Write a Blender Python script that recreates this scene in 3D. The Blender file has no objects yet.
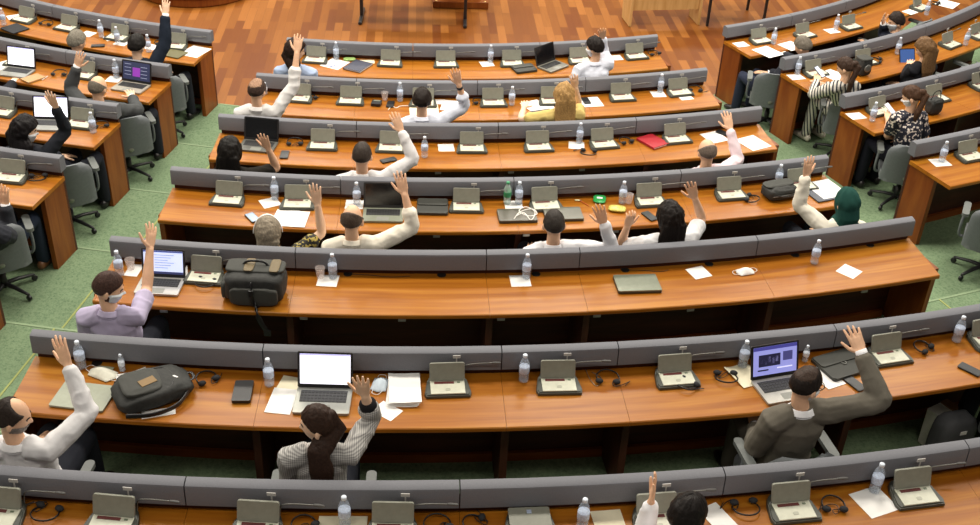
import bpy, bmesh, math, random
from mathutils import Vector, Matrix, noise
from math import sin, cos, pi, radians as rad, degrees, sqrt, atan2, hypot
random.seed(7)
S = bpy.context.scene
C = S.collection

# ------------------------------------------------------------------ camera
F, TH, RO = 1104.124, 0.569357, -0.0488705
YAW = rad(4.6168)
CAM = Vector((0, -21.648, 4.5475 + .75))

def cam_axes():
    fh = Vector((sin(YAW), cos(YAW), 0)); R = Vector((cos(YAW), -sin(YAW), 0))
    fwd = fh * cos(TH) + Vector((0, 0, -sin(TH)))
    dn = -fh * sin(TH) + Vector((0, 0, -cos(TH)))
    cr = R * cos(RO) + dn * sin(RO)
    cd = -R * sin(RO) + dn * cos(RO)
    return cr, cd, fwd
CR, CD, CF = cam_axes()
def ray(px, py):
    return (CF + CR * ((px - 490) / F) + CD * ((py - 262.5) / F))
cam = bpy.data.cameras.new('camera'); cam.lens = F / 980 * 36; cam.sensor_width = 36; cam.clip_end = 200
co = bpy.data.objects.new('camera', cam); C.objects.link(co)
M = Matrix((CR, -CD, -CF)).transposed().to_4x4(); M.translation = CAM
co.matrix_world = M; S.camera = co

# ------------------------------------------------------------------ the hall's plan: concentric terraces round the origin
RP = {1: 9.582, 2: 10.857, 3: 12.127, 4: 13.410, 5: 14.674, 6: 15.973, 7: 17.258, 8: 18.54}   # rear of each row's pad
ZD = {1: .360, 2: .458, 3: .575, 4: .679, 5: .752, 6: .835, 7: .905, 8: 1.0}                   # desk top height
DEP = .593; PADH = .186; DESKH = .75
def ZF(i): return ZD[i] - DESKH
def pol(r, a, z=0): return Vector((r * sin(rad(a)), -r * cos(rad(a)), z))
def hit(px, py, z):
    d = ray(px, py); return CAM + d * ((z - CAM.z) / d.z)
def on(row, px, py, h=0.0): return hit(px, py, ZD[row] + h)
def ang(p): return degrees(atan2(p.x, -p.y))
def rr(p): return hypot(p.x, p.y)

# ------------------------------------------------------------------ materials
def lin(c):
    if isinstance(c, str): c = [int(c[i:i + 2], 16) / 255 for i in (0, 2, 4)]
    return tuple(x / 12.92 if x <= .04045 else ((x + .055) / 1.055) ** 2.4 for x in c) + (1,)
MATS = {}
def mat(name, col, rough=.6, metal=0, var=.06, scale=40, bump=0, emit=0, spec=.5, trans=0, sheen=0):
    if name in MATS: return MATS[name]
    m = bpy.data.materials.new(name); m.use_nodes = True; nt = m.node_tree; b = nt.nodes['Principled BSDF']
    c = lin(col); b.inputs['Roughness'].default_value = rough; b.inputs['Metallic'].default_value = metal
    b.inputs['Specular IOR Level'].default_value = spec
    b.inputs['Base Color'].default_value = c
    if trans: b.inputs['Transmission Weight'].default_value = trans
    if sheen: b.inputs['Sheen Weight'].default_value = sheen
    if emit:
        b.inputs['Emission Color'].default_value = c; b.inputs['Emission Strength'].default_value = emit
    elif var:
        tc = nt.nodes.new('ShaderNodeTexCoord'); n = nt.nodes.new('ShaderNodeTexNoise'); n.inputs['Scale'].default_value = scale
        n.inputs['Detail'].default_value = 3
        r = nt.nodes.new('ShaderNodeValToRGB')
        r.color_ramp.elements[0].position = .3; r.color_ramp.elements[1].position = .7
        r.color_ramp.elements[0].color = tuple(x * (1 - var) for x in c[:3]) + (1,)
        r.color_ramp.elements[1].color = tuple(min(1, x * (1 + var)) for x in c[:3]) + (1,)
        nt.links.new(tc.outputs['Object'], n.inputs['Vector']); nt.links.new(n.outputs['Fac'], r.inputs['Fac'])
        nt.links.new(r.outputs['Color'], b.inputs['Base Color'])
        if bump:
            bp = nt.nodes.new('ShaderNodeBump'); bp.inputs['Strength'].default_value = bump; bp.inputs['Distance'].default_value = .01
            nt.links.new(n.outputs['Fac'], bp.inputs['Height']); nt.links.new(bp.outputs['Normal'], b.inputs['Normal'])
    MATS[name] = m; return m

def wood(name, c1, c2, c3, rough=.3, uvs=(1.0, 14.0), coat=0):
    m = bpy.data.materials.new(name); m.use_nodes = True; nt = m.node_tree; L = nt.links.new; b = nt.nodes['Principled BSDF']
    uv = nt.nodes.new('ShaderNodeUVMap'); mp = nt.nodes.new('ShaderNodeMapping'); mp.inputs['Scale'].default_value = (uvs[0], uvs[1], 1)
    n = nt.nodes.new('ShaderNodeTexNoise'); n.inputs['Scale'].default_value = 1.6; n.inputs['Detail'].default_value = 6; n.inputs['Distortion'].default_value = .6
    n2 = nt.nodes.new('ShaderNodeTexNoise'); n2.inputs['Scale'].default_value = 6; n2.inputs['Detail'].default_value = 4
    r = nt.nodes.new('ShaderNodeValToRGB'); e = r.color_ramp.elements
    e[0].position = .3; e[0].color = lin(c1); e[1].position = .72; e[1].color = lin(c3)
    k = e.new(.5); k.color = lin(c2)
    ad = nt.nodes.new('ShaderNodeMath'); ad.operation = 'MULTIPLY_ADD'; ad.inputs[1].default_value = .3; 
    L(uv.outputs['UV'], mp.inputs['Vector']); L(mp.outputs['Vector'], n.inputs['Vector']); L(mp.outputs['Vector'], n2.inputs['Vector'])
    L(n2.outputs['Fac'], ad.inputs[0]); 
    sb = nt.nodes.new('ShaderNodeMath'); sb.operation = 'SUBTRACT'; sb.inputs[1].default_value = .15
    L(n.outputs['Fac'], sb.inputs[0]); L(sb.outputs[0], ad.inputs[2])
    L(ad.outputs[0], r.inputs['Fac']); L(r.outputs['Color'], b.inputs['Base Color'])
    b.inputs['Roughness'].default_value = rough
    b.inputs['Specular IOR Level'].default_value = .32
    if coat: b.inputs['Coat Weight'].default_value = coat; b.inputs['Coat Roughness'].default_value = .15
    MATS[name] = m; return m

def ramp_mat(name, kind, cols, scale=8, rough=.7, **kw):
    """cloth prints: kind = stripes / check / floral / leopard"""
    m = bpy.data.materials.new(name); m.use_nodes = True; nt = m.node_tree; L = nt.links.new; b = nt.nodes['Principled BSDF']
    tc = nt.nodes.new('ShaderNodeTexCoord'); b.inputs['Roughness'].default_value = rough
    r = nt.nodes.new('ShaderNodeValToRGB'); r.color_ramp.interpolation = 'CONSTANT' if kind != 'check' else 'LINEAR'
    e = r.color_ramp.elements
    while len(e) < len(cols): e.new(.5)
    for i, (p, c) in enumerate(cols): e[i].position = p; e[i].color = lin(c)
    if kind == 'stripes':
        t = nt.nodes.new('ShaderNodeTexWave'); t.bands_direction = 'X'; t.inputs['Scale'].default_value = scale; t.inputs['Distortion'].default_value = 1.2; t.inputs['Detail'].default_value = 1; t.inputs['Detail Scale'].default_value = .6
        mp = nt.nodes.new('ShaderNodeMapping'); mp.inputs['Rotation'].default_value = kw.get('rot', (0, 0, 0))
        L(tc.outputs['Object'], mp.inputs['Vector']); L(mp.outputs['Vector'], t.inputs['Vector']); o = t.outputs['Fac']
    elif kind == 'check':
        t = nt.nodes.new('ShaderNodeTexWave'); t.bands_direction = 'Z'; t.inputs['Scale'].default_value = scale
        t2 = nt.nodes.new('ShaderNodeTexWave'); t2.bands_direction = 'X'; t2.inputs['Scale'].default_value = scale
        for q in (t, t2): L(tc.outputs['Object'], q.inputs['Vector'])
        mu = nt.nodes.new('ShaderNodeMath'); mu.operation = 'ADD'; L(t.outputs['Fac'], mu.inputs[0]); L(t2.outputs['Fac'], mu.inputs[1])
        hv = nt.nodes.new('ShaderNodeMath'); hv.operation = 'MULTIPLY'; hv.inputs[1].default_value = .5; L(mu.outputs[0], hv.inputs[0]); o = hv.outputs[0]
    else:
        t = nt.nodes.new('ShaderNodeTexNoise'); t.inputs['Scale'].default_value = scale; t.inputs['Detail'].default_value = 1.5
        L(tc.outputs['Object'], t.inputs['Vector']); o = t.outputs['Fac']
    L(o, r.inputs['Fac']); L(r.outputs['Color'], b.inputs['Base Color'])
    MATS[name] = m; return m

def parquet():
    m = bpy.data.materials.new('parquet'); m.use_nodes = True; nt = m.node_tree; L = nt.links.new; b = nt.nodes['Principled BSDF']
    tc = nt.nodes.new('ShaderNodeTexCoord'); mp = nt.nodes.new('ShaderNodeMapping'); mp.inputs['Rotation'].default_value = (0, 0, rad(90))
    br = nt.nodes.new('ShaderNodeTexBrick'); br.inputs['Scale'].default_value = 1; br.inputs['Brick Width'].default_value = .85; br.inputs['Row Height'].default_value = .115
    br.inputs['Mortar Size'].default_value = .0015; br.offset = .37; br.offset_frequency = 2; br.squash = 1
    br.inputs['Color1'].default_value = (0, 0, 0, 1); br.inputs['Color2'].default_value = (1, 1, 1, 1); br.inputs['Mortar'].default_value = (.1, .1, .1, 1)
    n = nt.nodes.new('ShaderNodeTexNoise'); n.inputs['Scale'].default_value = 1; n.inputs['Detail'].default_value = 5
    mp2 = nt.nodes.new('ShaderNodeMapping'); mp2.inputs['Scale'].default_value = (40, 3, 1)
    L(tc.outputs['Object'], mp2.inputs['Vector']); L(mp2.outputs['Vector'], n.inputs['Vector'])
    r = nt.nodes.new('ShaderNodeValToRGB'); e = r.color_ramp.elements
    e[0].position = 0; e[0].color = lin('69350e'); e[1].position = 1; e[1].color = lin('985f28')
    for p, c in ((.3, '744012'), (.5, '7e4917'), (.75, '88521d')): k = e.new(p); k.color = lin(c)
    mx = nt.nodes.new('ShaderNodeMath'); mx.operation = 'MULTIPLY_ADD'; mx.inputs[1].default_value = .3; 
    sb = nt.nodes.new('ShaderNodeMath'); sb.operation = 'SUBTRACT'; sb.inputs[1].default_value = .15
    L(tc.outputs['Object'], mp.inputs['Vector']); L(mp.outputs['Vector'], br.inputs['Vector'])
    L(br.outputs['Color'], sb.inputs[0]); L(n.outputs['Fac'], mx.inputs[0]); L(sb.outputs[0], mx.inputs[2]); L(mx.outputs[0], r.inputs['Fac'])
    L(r.outputs['Color'], b.inputs['Base Color']); b.inputs['Roughness'].default_value = .4; b.inputs['Specular IOR Level'].default_value = .3
    MATS['parquet'] = m; return m

def carpet():
    m = bpy.data.materials.new('carpet'); m.use_nodes = True; nt = m.node_tree; L = nt.links.new; b = nt.nodes['Principled BSDF']
    tc = nt.nodes.new('ShaderNodeTexCoord')
    n = nt.nodes.new('ShaderNodeTexNoise'); n.inputs['Scale'].default_value = 55; n.inputs['Detail'].default_value = 4; n.inputs['Roughness'].default_value = .7
    v = nt.nodes.new('ShaderNodeTexVoronoi'); v.inputs['Scale'].default_value = 26
    r = nt.nodes.new('ShaderNodeValToRGB'); e = r.color_ramp.elements
    e[0].position = .32; e[0].color = lin('546c52'); e[1].position = .7; e[1].color = lin('7e9372')
    mx = nt.nodes.new('ShaderNodeMath'); mx.operation = 'MULTIPLY_ADD'; mx.inputs[1].default_value = .22
    L(tc.outputs['Object'], n.inputs['Vector']); L(tc.outputs['Object'], v.inputs['Vector']); L(v.outputs['Distance'], mx.inputs[0]); L(n.outputs['Fac'], mx.inputs[2])
    L(mx.outputs[0], r.inputs['Fac']); L(r.outputs['Color'], b.inputs['Base Color']); b.inputs['Roughness'].default_value = .95
    b.inputs['Specular IOR Level'].default_value = .15
    bp = nt.nodes.new('ShaderNodeBump'); bp.inputs['Strength'].default_value = .4; bp.inputs['Distance'].default_value = .01
    L(n.outputs['Fac'], bp.inputs['Height']); L(bp.outputs['Normal'], b.inputs['Normal'])
    MATS['carpet'] = m; return m

def clear_plastic(name, tint, alpha=.45):
    m = bpy.data.materials.new(name); m.use_nodes = True; nt = m.node_tree; L = nt.links.new
    b = nt.nodes['Principled BSDF']; b.inputs['Base Color'].default_value = lin(tint); b.inputs['Roughness'].default_value = .12
    b.inputs['Alpha'].default_value = alpha
    n = nt.nodes.new('ShaderNodeTexNoise'); n.inputs['Scale'].default_value = 60; tc = nt.nodes.new('ShaderNodeTexCoord')
    L(tc.outputs['Object'], n.inputs['Vector']); bp = nt.nodes.new('ShaderNodeBump'); bp.inputs['Strength'].default_value = .3; bp.inputs['Distance'].default_value = .004
    L(n.outputs['Fac'], bp.inputs['Height']); L(bp.outputs['Normal'], b.inputs['Normal'])
    MATS[name] = m; return m

desk_wood = wood('desk_wood', '8c4f0f', '9f6017', 'af7323', .33, (.5, 9), .0)
panel_wood = wood('panel_wood', '6f3512', '7e4216', '8c501e', .38, (.8, 7))
shaded_wood = wood('shaded_wood', '361a12', '432015', '50281a', .5, (.8, 7))  # under-desk shade is put into this darkened wood colour
maple = wood('maple', 'b98f55', 'c79f66', 'd3ad74', .4, (.8, 7))
PAD = mat('pad_grey', '6c6d73', .75, var=.05, scale=120, bump=.1)
UNITD = mat('unit_dark', '45473f', .45)
UNITL = mat('unit_lid', '85867a', .4)
PANEL = mat('unit_panel', 'cfd0bd', .4)
DISPL = mat('unit_display', '6e3d3c', .2)
BLACK = mat('black_plastic', '1d1d1f', .4)
BLACKF = mat('black_fabric', '26272a', .85, bump=.3)
METAL = mat('metal_grey', '8d8d88', .35, .6)
PAPER = mat('paper', 'f2f1ee', .8, var=.01)
CREAM = mat('cream_paper', 'e8e0c4', .8, var=.02)
CLEAR = clear_plastic('clear_plastic', 'd6e2f0', .24)
CLEARP = clear_plastic('cup_plastic', 'e6d9d4', .25)
LABEL = mat('bottle_label', 'b9c6dc', .5, var=.25, scale=120)
CAPM = mat('bottle_cap', 'dbe4f0', .4)
CHAIRG = mat('chair_grey', '707476', .7, var=.06)
CHAIRD = mat('chair_shell', '686d70', .6)
ARMG = mat('armrest_grey', '676b69', .6)
SILV = mat('laptop_silver', '9a9b93', .35, .4)
KEYS = mat('keyboard', '3a3b3a', .6, var=.5, scale=160)

# ------------------------------------------------------------------ object helpers
def link(name, me, m, parent=None, smooth=True):
    o = bpy.data.objects.new(name, me); C.objects.link(o)
    if m is not None:
        for x in (m if isinstance(m, (list, tuple)) else [m]): me.materials.append(x)
    if smooth:
        for p in me.polygons: p.use_smooth = True
    if parent is not None: o.parent = parent
    return o
def obj(name, bm, m, parent=None, smooth=False, angle=None):
    me = bpy.data.meshes.new(name); bmesh.ops.recalc_face_normals(bm, faces=bm.faces); bm.to_mesh(me); bm.free()
    o = link(name, me, m, parent, smooth)
    if angle: me.set_sharp_from_angle(angle=rad(angle))
    return o
def tag(o, label=None, cat=None, group=None, kind=None):
    if label: o['label'] = label
    if cat: o['category'] = cat
    if group: o['group'] = group
    if kind: o['kind'] = kind
    return o
def empty(name, loc, rz=0):
    o = bpy.data.objects.new(name, None); C.objects.link(o); o.location = loc; o.rotation_euler = (0, 0, rz); o.empty_display_size = .1; return o
def copy_tree(o, parent=None):
    c = o.copy(); C.objects.link(c)
    if parent is not None: c.parent = parent
    for ch in list(KIDS.get(o.name, o.children)): copy_tree(ch, c)
    return c
KIDS = {}
REG = []          # (object, look, desk key, angle): labels are written at the end
def reg(o, look, key, cat, group=None):
    REG.append([o, look, key, cat, group])

def box(bm, c, s, M=None, bev=0, seg=2):
    r = bmesh.ops.create_cube(bm, size=1, matrix=Matrix.Translation(c) @ Matrix.Diagonal((*s, 1)))
    v = r['verts']
    if bev:
        es = list({e for x in v for e in x.link_edges})
        g = bmesh.ops.bevel(bm, geom=es, offset=bev, segments=seg, profile=.5, affect='EDGES', clamp_overlap=True)
        v = list({x for f in g['faces'] for x in f.verts} | {x for x in v if x.is_valid})
    if M is not None: bmesh.ops.transform(bm, matrix=M, verts=[x for x in v if x.is_valid])
    return v
def B(*boxes, bev=0, seg=2):
    bm = bmesh.new()
    for c, s in boxes: box(bm, c, s, bev=bev, seg=seg)
    return bm
def rbox(sx, sy, sz, r, seg=5, taper=1.0):
    """slab with rounded vertical corners, base on z=0"""
    bm = bmesh.new(); ring = []
    for cx, cy, a0 in ((1, 1, 0), (-1, 1, 90), (-1, -1, 180), (1, -1, 270)):
        for k in range(seg + 1):
            a = rad(a0 + 90 * k / seg); ring.append((cx * (sx / 2 - r) + r * cos(a), cy * (sy / 2 - r) + r * sin(a)))
    lo = [bm.verts.new((x, y, 0)) for x, y in ring]; hi = [bm.verts.new((x * taper, y * taper, sz)) for x, y in ring]
    n = len(ring)
    for i in range(n): bm.faces.new((lo[i], lo[(i + 1) % n], hi[(i + 1) % n], hi[i]))
    bm.faces.new(hi); bm.faces.new(lo[::-1]); return bm
def lathe(prof, n=16, bm=None, close=True):
    bm = bm or bmesh.new(); rings = []
    for r, z in prof: rings.append([bm.verts.new((r * cos(2 * pi * k / n), r * sin(2 * pi * k / n), z)) for k in range(n)])
    for a, b in zip(rings, rings[1:]):
        for k in range(n): bm.faces.new((a[k], a[(k + 1) % n], b[(k + 1) % n], b[k]))
    if close:
        bm.faces.new(rings[0][::-1]); bm.faces.new(rings[-1])
    return bm
def tube(bm, pts, rads, seg=8, axis=None, cap=True):
    """loft of elliptical rings along pts; rads = r or (across axis, other)"""
    pts = [Vector(p) for p in pts]; n = len(pts)
    if not isinstance(rads, (list,)): rads = [rads] * n
    T = []
    for i in range(n):
        t = pts[min(i + 1, n - 1)] - pts[max(i - 1, 0)]
        T.append(t.normalized() if t.length > 1e-9 else Vector((0, 0, 1)))
    u = Vector(axis) if axis is not None else (Vector((1, 0, 0)) if abs(T[0].x) < .8 else Vector((0, 1, 0)))
    rings = []
    def ring(p, t, u, ra, rb): 
        w = t.cross(u)
        return [bm.verts.new(p + u * (ra * cos(2 * pi * k / seg)) + w * (rb * sin(2 * pi * k / seg))) for k in range(seg)]
    for i in range(n):
        uu = u - T[i] * u.dot(T[i])
        if uu.length < 1e-4: uu = T[i].orthogonal()
        uu.normalize()
        if axis is None: u = uu
        ra, rb = rads[i] if isinstance(rads[i], (tuple, list)) else (rads[i], rads[i])
        if cap and i == 0:
            rings.append(ring(pts[0] - T[0] * min(ra, rb) * .6, T[0], uu, ra * .55, rb * .55))
        rings.append(ring(pts[i], T[i], uu, ra, rb))
        if cap and i == n - 1:
            rings.append(ring(pts[i] + T[i] * min(ra, rb) * .6, T[i], uu, ra * .55, rb * .55))
    for a, b in zip(rings, rings[1:]):
        for k in range(seg): bm.faces.new((a[k], a[(k + 1) % seg], b[(k + 1) % seg], b[k]))
    bm.faces.new(rings[0][::-1]); bm.faces.new(rings[-1])
    return bm
def spline(pts, n=6):
    """catmull-rom resample"""
    p = [Vector(x) for x in pts]; p = [2 * p[0] - p[1]] + p + [2 * p[-1] - p[-2]]; out = []
    for i in range(1, len(p) - 2):
        for k in range(n):
            t = k / n; a, b, c, d = p[i - 1:i + 3]
            out.append(.5 * ((2 * b) + (c - a) * t + (2 * a - 5 * b + 4 * c - d) * t * t + (-a + 3 * b - 3 * c + d) * t ** 3))
    out.append(p[-2]); return out
def ell(bm, c, s, M=None, u=14, v=10):
    r = bmesh.ops.create_uvsphere(bm, u_segments=u, v_segments=v, radius=1, matrix=Matrix.Translation(c) @ (M.to_4x4() if M else Matrix.Identity(4)) @ Matrix.Diagonal((*s, 1)))
    return r['verts']
def solid_grid(fn, nu, nv, th, bm=None):
    """a sheet fn(u,v)->Vector given thickness th downward along normals approx -z"""
    bm = bm or bmesh.new(); top = [[bm.verts.new(fn(i / nu, j / nv)) for j in range(nv + 1)] for i in range(nu + 1)]
    bot = [[bm.verts.new(Vector(fn(i / nu, j / nv)) - Vector((0, 0, th))) for j in range(nv + 1)] for i in range(nu + 1)]
    for i in range(nu):
        for j in range(nv):
            bm.faces.new((top[i][j], top[i + 1][j], top[i + 1][j + 1], top[i][j + 1]))
            bm.faces.new((bot[i][j], bot[i][j + 1], bot[i + 1][j + 1], bot[i + 1][j]))
    for i in range(nu):
        bm.faces.new((top[i][0], bot[i][0], bot[i + 1][0], top[i + 1][0])); bm.faces.new((top[i][nv], top[i + 1][nv], bot[i + 1][nv], bot[i][nv]))
    for j in range(nv):
        bm.faces.new((top[0][j], top[0][j + 1], bot[0][j + 1], bot[0][j])); bm.faces.new((top[nu][j], bot[nu][j], bot[nu][j + 1], top[nu][j + 1]))
    return bm
WORK = bpy.data.scenes.new('work')
def remesh(bm, voxel, smooth=3, disp=None):
    me = bpy.data.meshes.new('tmp'); bm.to_mesh(me); bm.free()
    o = bpy.data.objects.new('tmp', me); WORK.collection.objects.link(o)
    m = o.modifiers.new('r', 'REMESH'); m.mode = 'VOXEL'; m.voxel_size = voxel; m.adaptivity = 0
    if smooth: s = o.modifiers.new('s', 'SMOOTH'); s.factor = .5; s.iterations = smooth
    with bpy.context.temp_override(scene=WORK, view_layer=WORK.view_layers[0]):
        dg = bpy.context.evaluated_depsgraph_get(); out = bpy.data.meshes.new_from_object(o.evaluated_get(dg))
    bpy.data.objects.remove(o); bpy.data.meshes.remove(me)
    return out
def sweep(bm, prof, a0, a1, Rref, n=None, taper=.75, uvl=None, gap=0):
    """profile [(r,z)] swept round the origin from angle a0 to a1 (deg); ends keep near-parallel cut"""
    n = n or max(2, int(abs(a1 - a0) / 1.2)); m = len(prof); g = []
    def ea(a, r): return a * (Rref / r) ** taper
    for k in range(n + 1):
        row = []
        for r, z in prof:
            A0 = ea(a0, r) + degrees(gap / r); A1 = ea(a1, r) - degrees(gap / r)
            row.append(bm.verts.new(pol(r, A0 + (A1 - A0) * k / n, z)))
        g.append(row)
    per = [0]
    for j in range(m): per.append(per[-1] + hypot(prof[(j + 1) % m][0] - prof[j][0], prof[(j + 1) % m][1] - prof[j][1]))
    uv = bm.loops.layers.uv.verify()
    for k in range(n):
        for j in range(m):
            f = bm.faces.new((g[k][j], g[k + 1][j], g[k + 1][(j + 1) % m], g[k][(j + 1) % m]))
            uu = [rad(a0 + (a1 - a0) * q / n) * Rref for q in (k, k + 1, k + 1, k)]
            vv = [per[j], per[j], per[j + 1], per[j + 1]]
            for l, x, y in zip(f.loops, uu, vv): l[uv].uv = (x + Rref * 3.1, y + Rref)
    for f, rowv in ((bm.faces.new(g[0][::-1]), 0), (bm.faces.new(g[-1]), 1)):
        for l in f.loops: l[uv].uv = (l.vert.co.z + rowv, rr(l.vert.co))
    return bm
def uvbox(o, sc=1):
    """box uv for wooden parts: grain along the longest horizontal or vertical axis"""
    me = o.data; uv = me.uv_layers.new(name='UVMap')
    for p in me.polygons:
        n = p.normal; ax = max(range(3), key=lambda i: abs(n[i]))
        for li in p.loop_indices:
            v = me.vertices[me.loops[li].vertex_index].co
            uv.data[li].uv = (v.z, v.x + v.y) if ax != 2 else (v.y, v.x)
    return o
# ------------------------------------------------------------------ setting
PQ = parquet(); CP = carpet()
def struct(name, bm, m):
    return tag(obj(name, bm, m), kind='structure')
bm = bmesh.new(); box(bm, (0, -1.5, ZF(1) - .065), (30, 17, .12)); struct('floor', bm, PQ)
bm = bmesh.new(); box(bm, (0, 6.98, ZF(1) + 2.1), (30, .1, 4.2)); uvbox(struct('wall_front', bm, maple))
for i in range(1, 8):
    bm = bmesh.new(); z = ZF(i); r1 = RP[i + 1] if i < 7 else 20.4
    sweep(bm, [(RP[i] + .0, z), (r1 + .01, z), (r1 + .01, z - .3), (RP[i], z - .3)], -48, 52, RP[i], 60, 0); struct('floor', bm, CP)
SEAM = mat('carpet_seam', '9aa262', .9)
def stripe(row, p, q):
    p, q = hit(*p, ZF(row)), hit(*q, ZF(row)); d = (q - p).normalized(); c = (p + q) / 2; a = (ang(p) + ang(q)) / 2
    return a
aL = (stripe(4, (163, 191), (133, 232)) + stripe(5, (84, 303), (38, 367))) / 2
aR = stripe(5, (927, 286), (937, 302))
n = 1
for a, rows in ((aL, range(2, 6)), (aR, (4, 5))):
    for i in rows:
        bm = bmesh.new(); M = Matrix.Translation(pol((RP[i] + RP[i + 1]) / 2, a, ZF(i) + .0022)) @ Matrix.Rotation(rad(a), 4, 'Z')
        box(bm, (0, 0, 0), (.016, RP[i + 1] - RP[i] - .02, .004), M); struct('trim_%d' % n, bm, SEAM); n += 1

NOSE = mat('nosing', '869a78', .9)
for i in range(1, 8):
    for a0, a1 in ((-14.2, -8.4), (15.2, 23.5)):
        bm = bmesh.new(); z = ZF(i); sweep(bm, [(RP[i] - .004, z + .004), (RP[i] + .02, z + .004), (RP[i] + .02, z + .0005), (RP[i] - .004, z - .03)], a0, a1, RP[i], 14, 0); struct('trim_%d' % n, bm, NOSE); n += 1
# ------------------------------------------------------------------ curved desks
DESK = {}
GROM = mat('grommet', '1b1a19', .5)
def child(name, bm, m, root, **k):
    o = obj(name, bm, m, root, **k); o.location = -root.location; return o
def desk(key, i, a0, a1, seams, taper, label, ends=(1, 1), grom=(), pulls=()):
    R, Z, z0 = RP[i], ZD[i], ZF(i); am = (a0 + a1) / 2
    root = empty('curved_desk', pol(R + .3, am, z0)); tag(root, label, 'desk', 'curved desks of the hall'); DESK[key] = root
    seams = sorted(seams); cuts = [a0] + seams + [a1]
    def EA(a, r): return a * (R / r) ** taper
    for b0, b1 in zip(cuts, cuts[1:]):
        bm = bmesh.new(); P = R
        sweep(bm, [(P, Z + .055), (P, Z + .168), (P + .006, Z + .180), (P + .018, Z + .186), (P + .066, Z + .184), (P + .078, Z + .178), (P + .084, Z + .166), (P + .09, Z + .05)], b0, b1, R, None, taper, gap=.0035)
        child('privacy_pad', bm, PAD, root, smooth=True, angle=35)
        bm = bmesh.new()
        sweep(bm, [(P + .056, Z), (P + DEP - .006, Z), (P + DEP, Z - .006), (P + DEP, Z - .03), (P + DEP - .006, Z - .036), (P + .056, Z - .036)], b0, b1, R, None, taper, gap=.001)
        child('desktop', bm, desk_wood, root)
    g = .02
    bm = bmesh.new(); sweep(bm, [(R + .03, z0), (R + .03, Z + .1), (R + .056, Z + .1), (R + .056, z0)], a0, a1, R, None, taper, gap=g)
    child('modesty_panel', bm, shaded_wood, root)
    bm = bmesh.new(); sweep(bm, [(R + .0565, z0 + .001), (R + .0565, z0 + .07), (R + .085, z0 + .07), (R + .085, z0 + .001)], a0, a1, R, None, taper, gap=.08)
    child('plinth_rail', bm, panel_wood, root)
    def upright(a, side, name, d, m, t):
        bm = bmesh.new(); h = t / 2
        M = Matrix.Translation(pol(R, a, 0)) @ Matrix.Rotation(rad(a), 4, 'Z')
        # local -y is outward
        r0, r1 = .0565, d
        box(bm, (side * (h + .02 if side else 0), -(r0 + r1) / 2, (z0 + Z - .0365) / 2), (t, r1 - r0, Z - .037 - z0 - .001), M, bev=.003)
        o = child(name, bm, m, root); uvbox(o)
    if ends[0]: upright(a0, 1, 'end_panel', .46 if taper else .38, panel_wood, .045)
    if ends[1]: upright(a1, -1, 'end_panel', .46 if taper else .38, panel_wood, .045)
    for a in seams: upright(EA(a, R + .1), 0, 'divider', .45, shaded_wood, .05)
    for px, py in pulls:
        A = ang(hit(px, py, Z - .04)); o = obj('drawer_pull', B(((0, 0, 0), (.055, .010, .022)), bev=.003), METAL, root); o.location = pol(R + DEP - .008, A, Z - .0475) - root.location; o.rotation_euler = (0, 0, rad(A))
    # cable grommets let into the desktop
    for px, py in grom:
        p = on(i, px, py); bm = lathe([(.034, -.001), (.034, .0025), (.027, .004), (.012, .004)], 16)
        o = obj('cable_grommet', bm, GROM, root); o.location = p - root.location
    return root
def mids(c): return [(x + y) / 2 for x, y in zip(c, c[1:])]
desk('C1', 1, -8.89, 17.5, [-.22, 8.6], .75, 'farthest centre desk, curved wood under a grey pad, beside the parquet')
desk('C2', 2, -8.81, 17.1, [-3.26, 3.4, 9.56], .75, 'second farthest centre desk, curved wood with grey pad')
desk('C3', 3, -8.79, 16.54, [-2.62, 3.69, 10.11], .75, 'third farthest centre desk, with a red book on it', pulls=[(438, 171), (511, 171.5), (582, 169)])
desk('C4', 4, -8.79, 16.05, [-2.67, 3.55, 9.86], .75, 'middle centre desk, with bottles, two closed laptops and snack wrappers', pulls=[(436.5, 234.7), (526, 233), (615, 230)])
desk('C5', 5, -8.82, 15.87, [-3.43, 2.07, 4.82, 10.36], .75, 'third nearest centre desk, mostly bare, with a big black bag at its left', grom=[(348, 274), (441.6, 275), (536, 274), (625, 270), (709, 264), (795, 255), (870, 245)], pulls=[(165, 308), (304, 316), (402, 319), (501, 318), (597, 315), (690, 308), (862, 288)])
desk('C6', 6, -8.77, 16.2, [-3.43, 2.0, 4.73, 10.18], .75, 'second nearest centre desk, with a black backpack at its left', grom=[(97, 363)])
desk('C7', 7, -8.9, 15.9, [-4.03, .82, 5.69, 10.64], .75, 'nearest centre desk along the bottom of the photo')
LD = {1: (-44, -14.15), 2: (-40, -13.72), 3: (-36, -13.4), 4: (-32, -12.84), 5: (-30, -12.63)}
NM = {1: 'farthest', 2: 'second farthest', 3: 'third farthest', 4: 'fourth farthest', 5: 'nearest'}
for i, (a0, a1) in LD.items():
    desk('L%d' % i, i, a0, a1, [a1 - 6.3, a1 - 12.6], 0, NM[i] + ' left desk' + (', curved, with wooden end panel on the green aisle' if i < 5 else ', only its end panel showing at the left edge'), (0, 1))
RD = {1: (23.2, 46), 2: (22.34, 44), 3: (21.19, 40), 4: (20.1, 36)}
for i, (a0, a1) in RD.items():
    desk('R%d' % i, i, a0, a1, [a0 + 6.3, a0 + 12.6], 0, (NM[i] if i < 4 else 'nearest') + ' right desk, curved, with wooden end panel on the aisle', (1, 0))
DN = {'C1': 'farthest centre desk', 'C2': 'second farthest centre desk', 'C3': 'third farthest centre desk', 'C4': 'middle centre desk', 'C5': 'third nearest centre desk', 'C6': 'second nearest centre desk', 'C7': 'nearest centre desk'}
for i in range(1, 6): DN['L%d' % i] = NM[i] + ' left desk'
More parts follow.
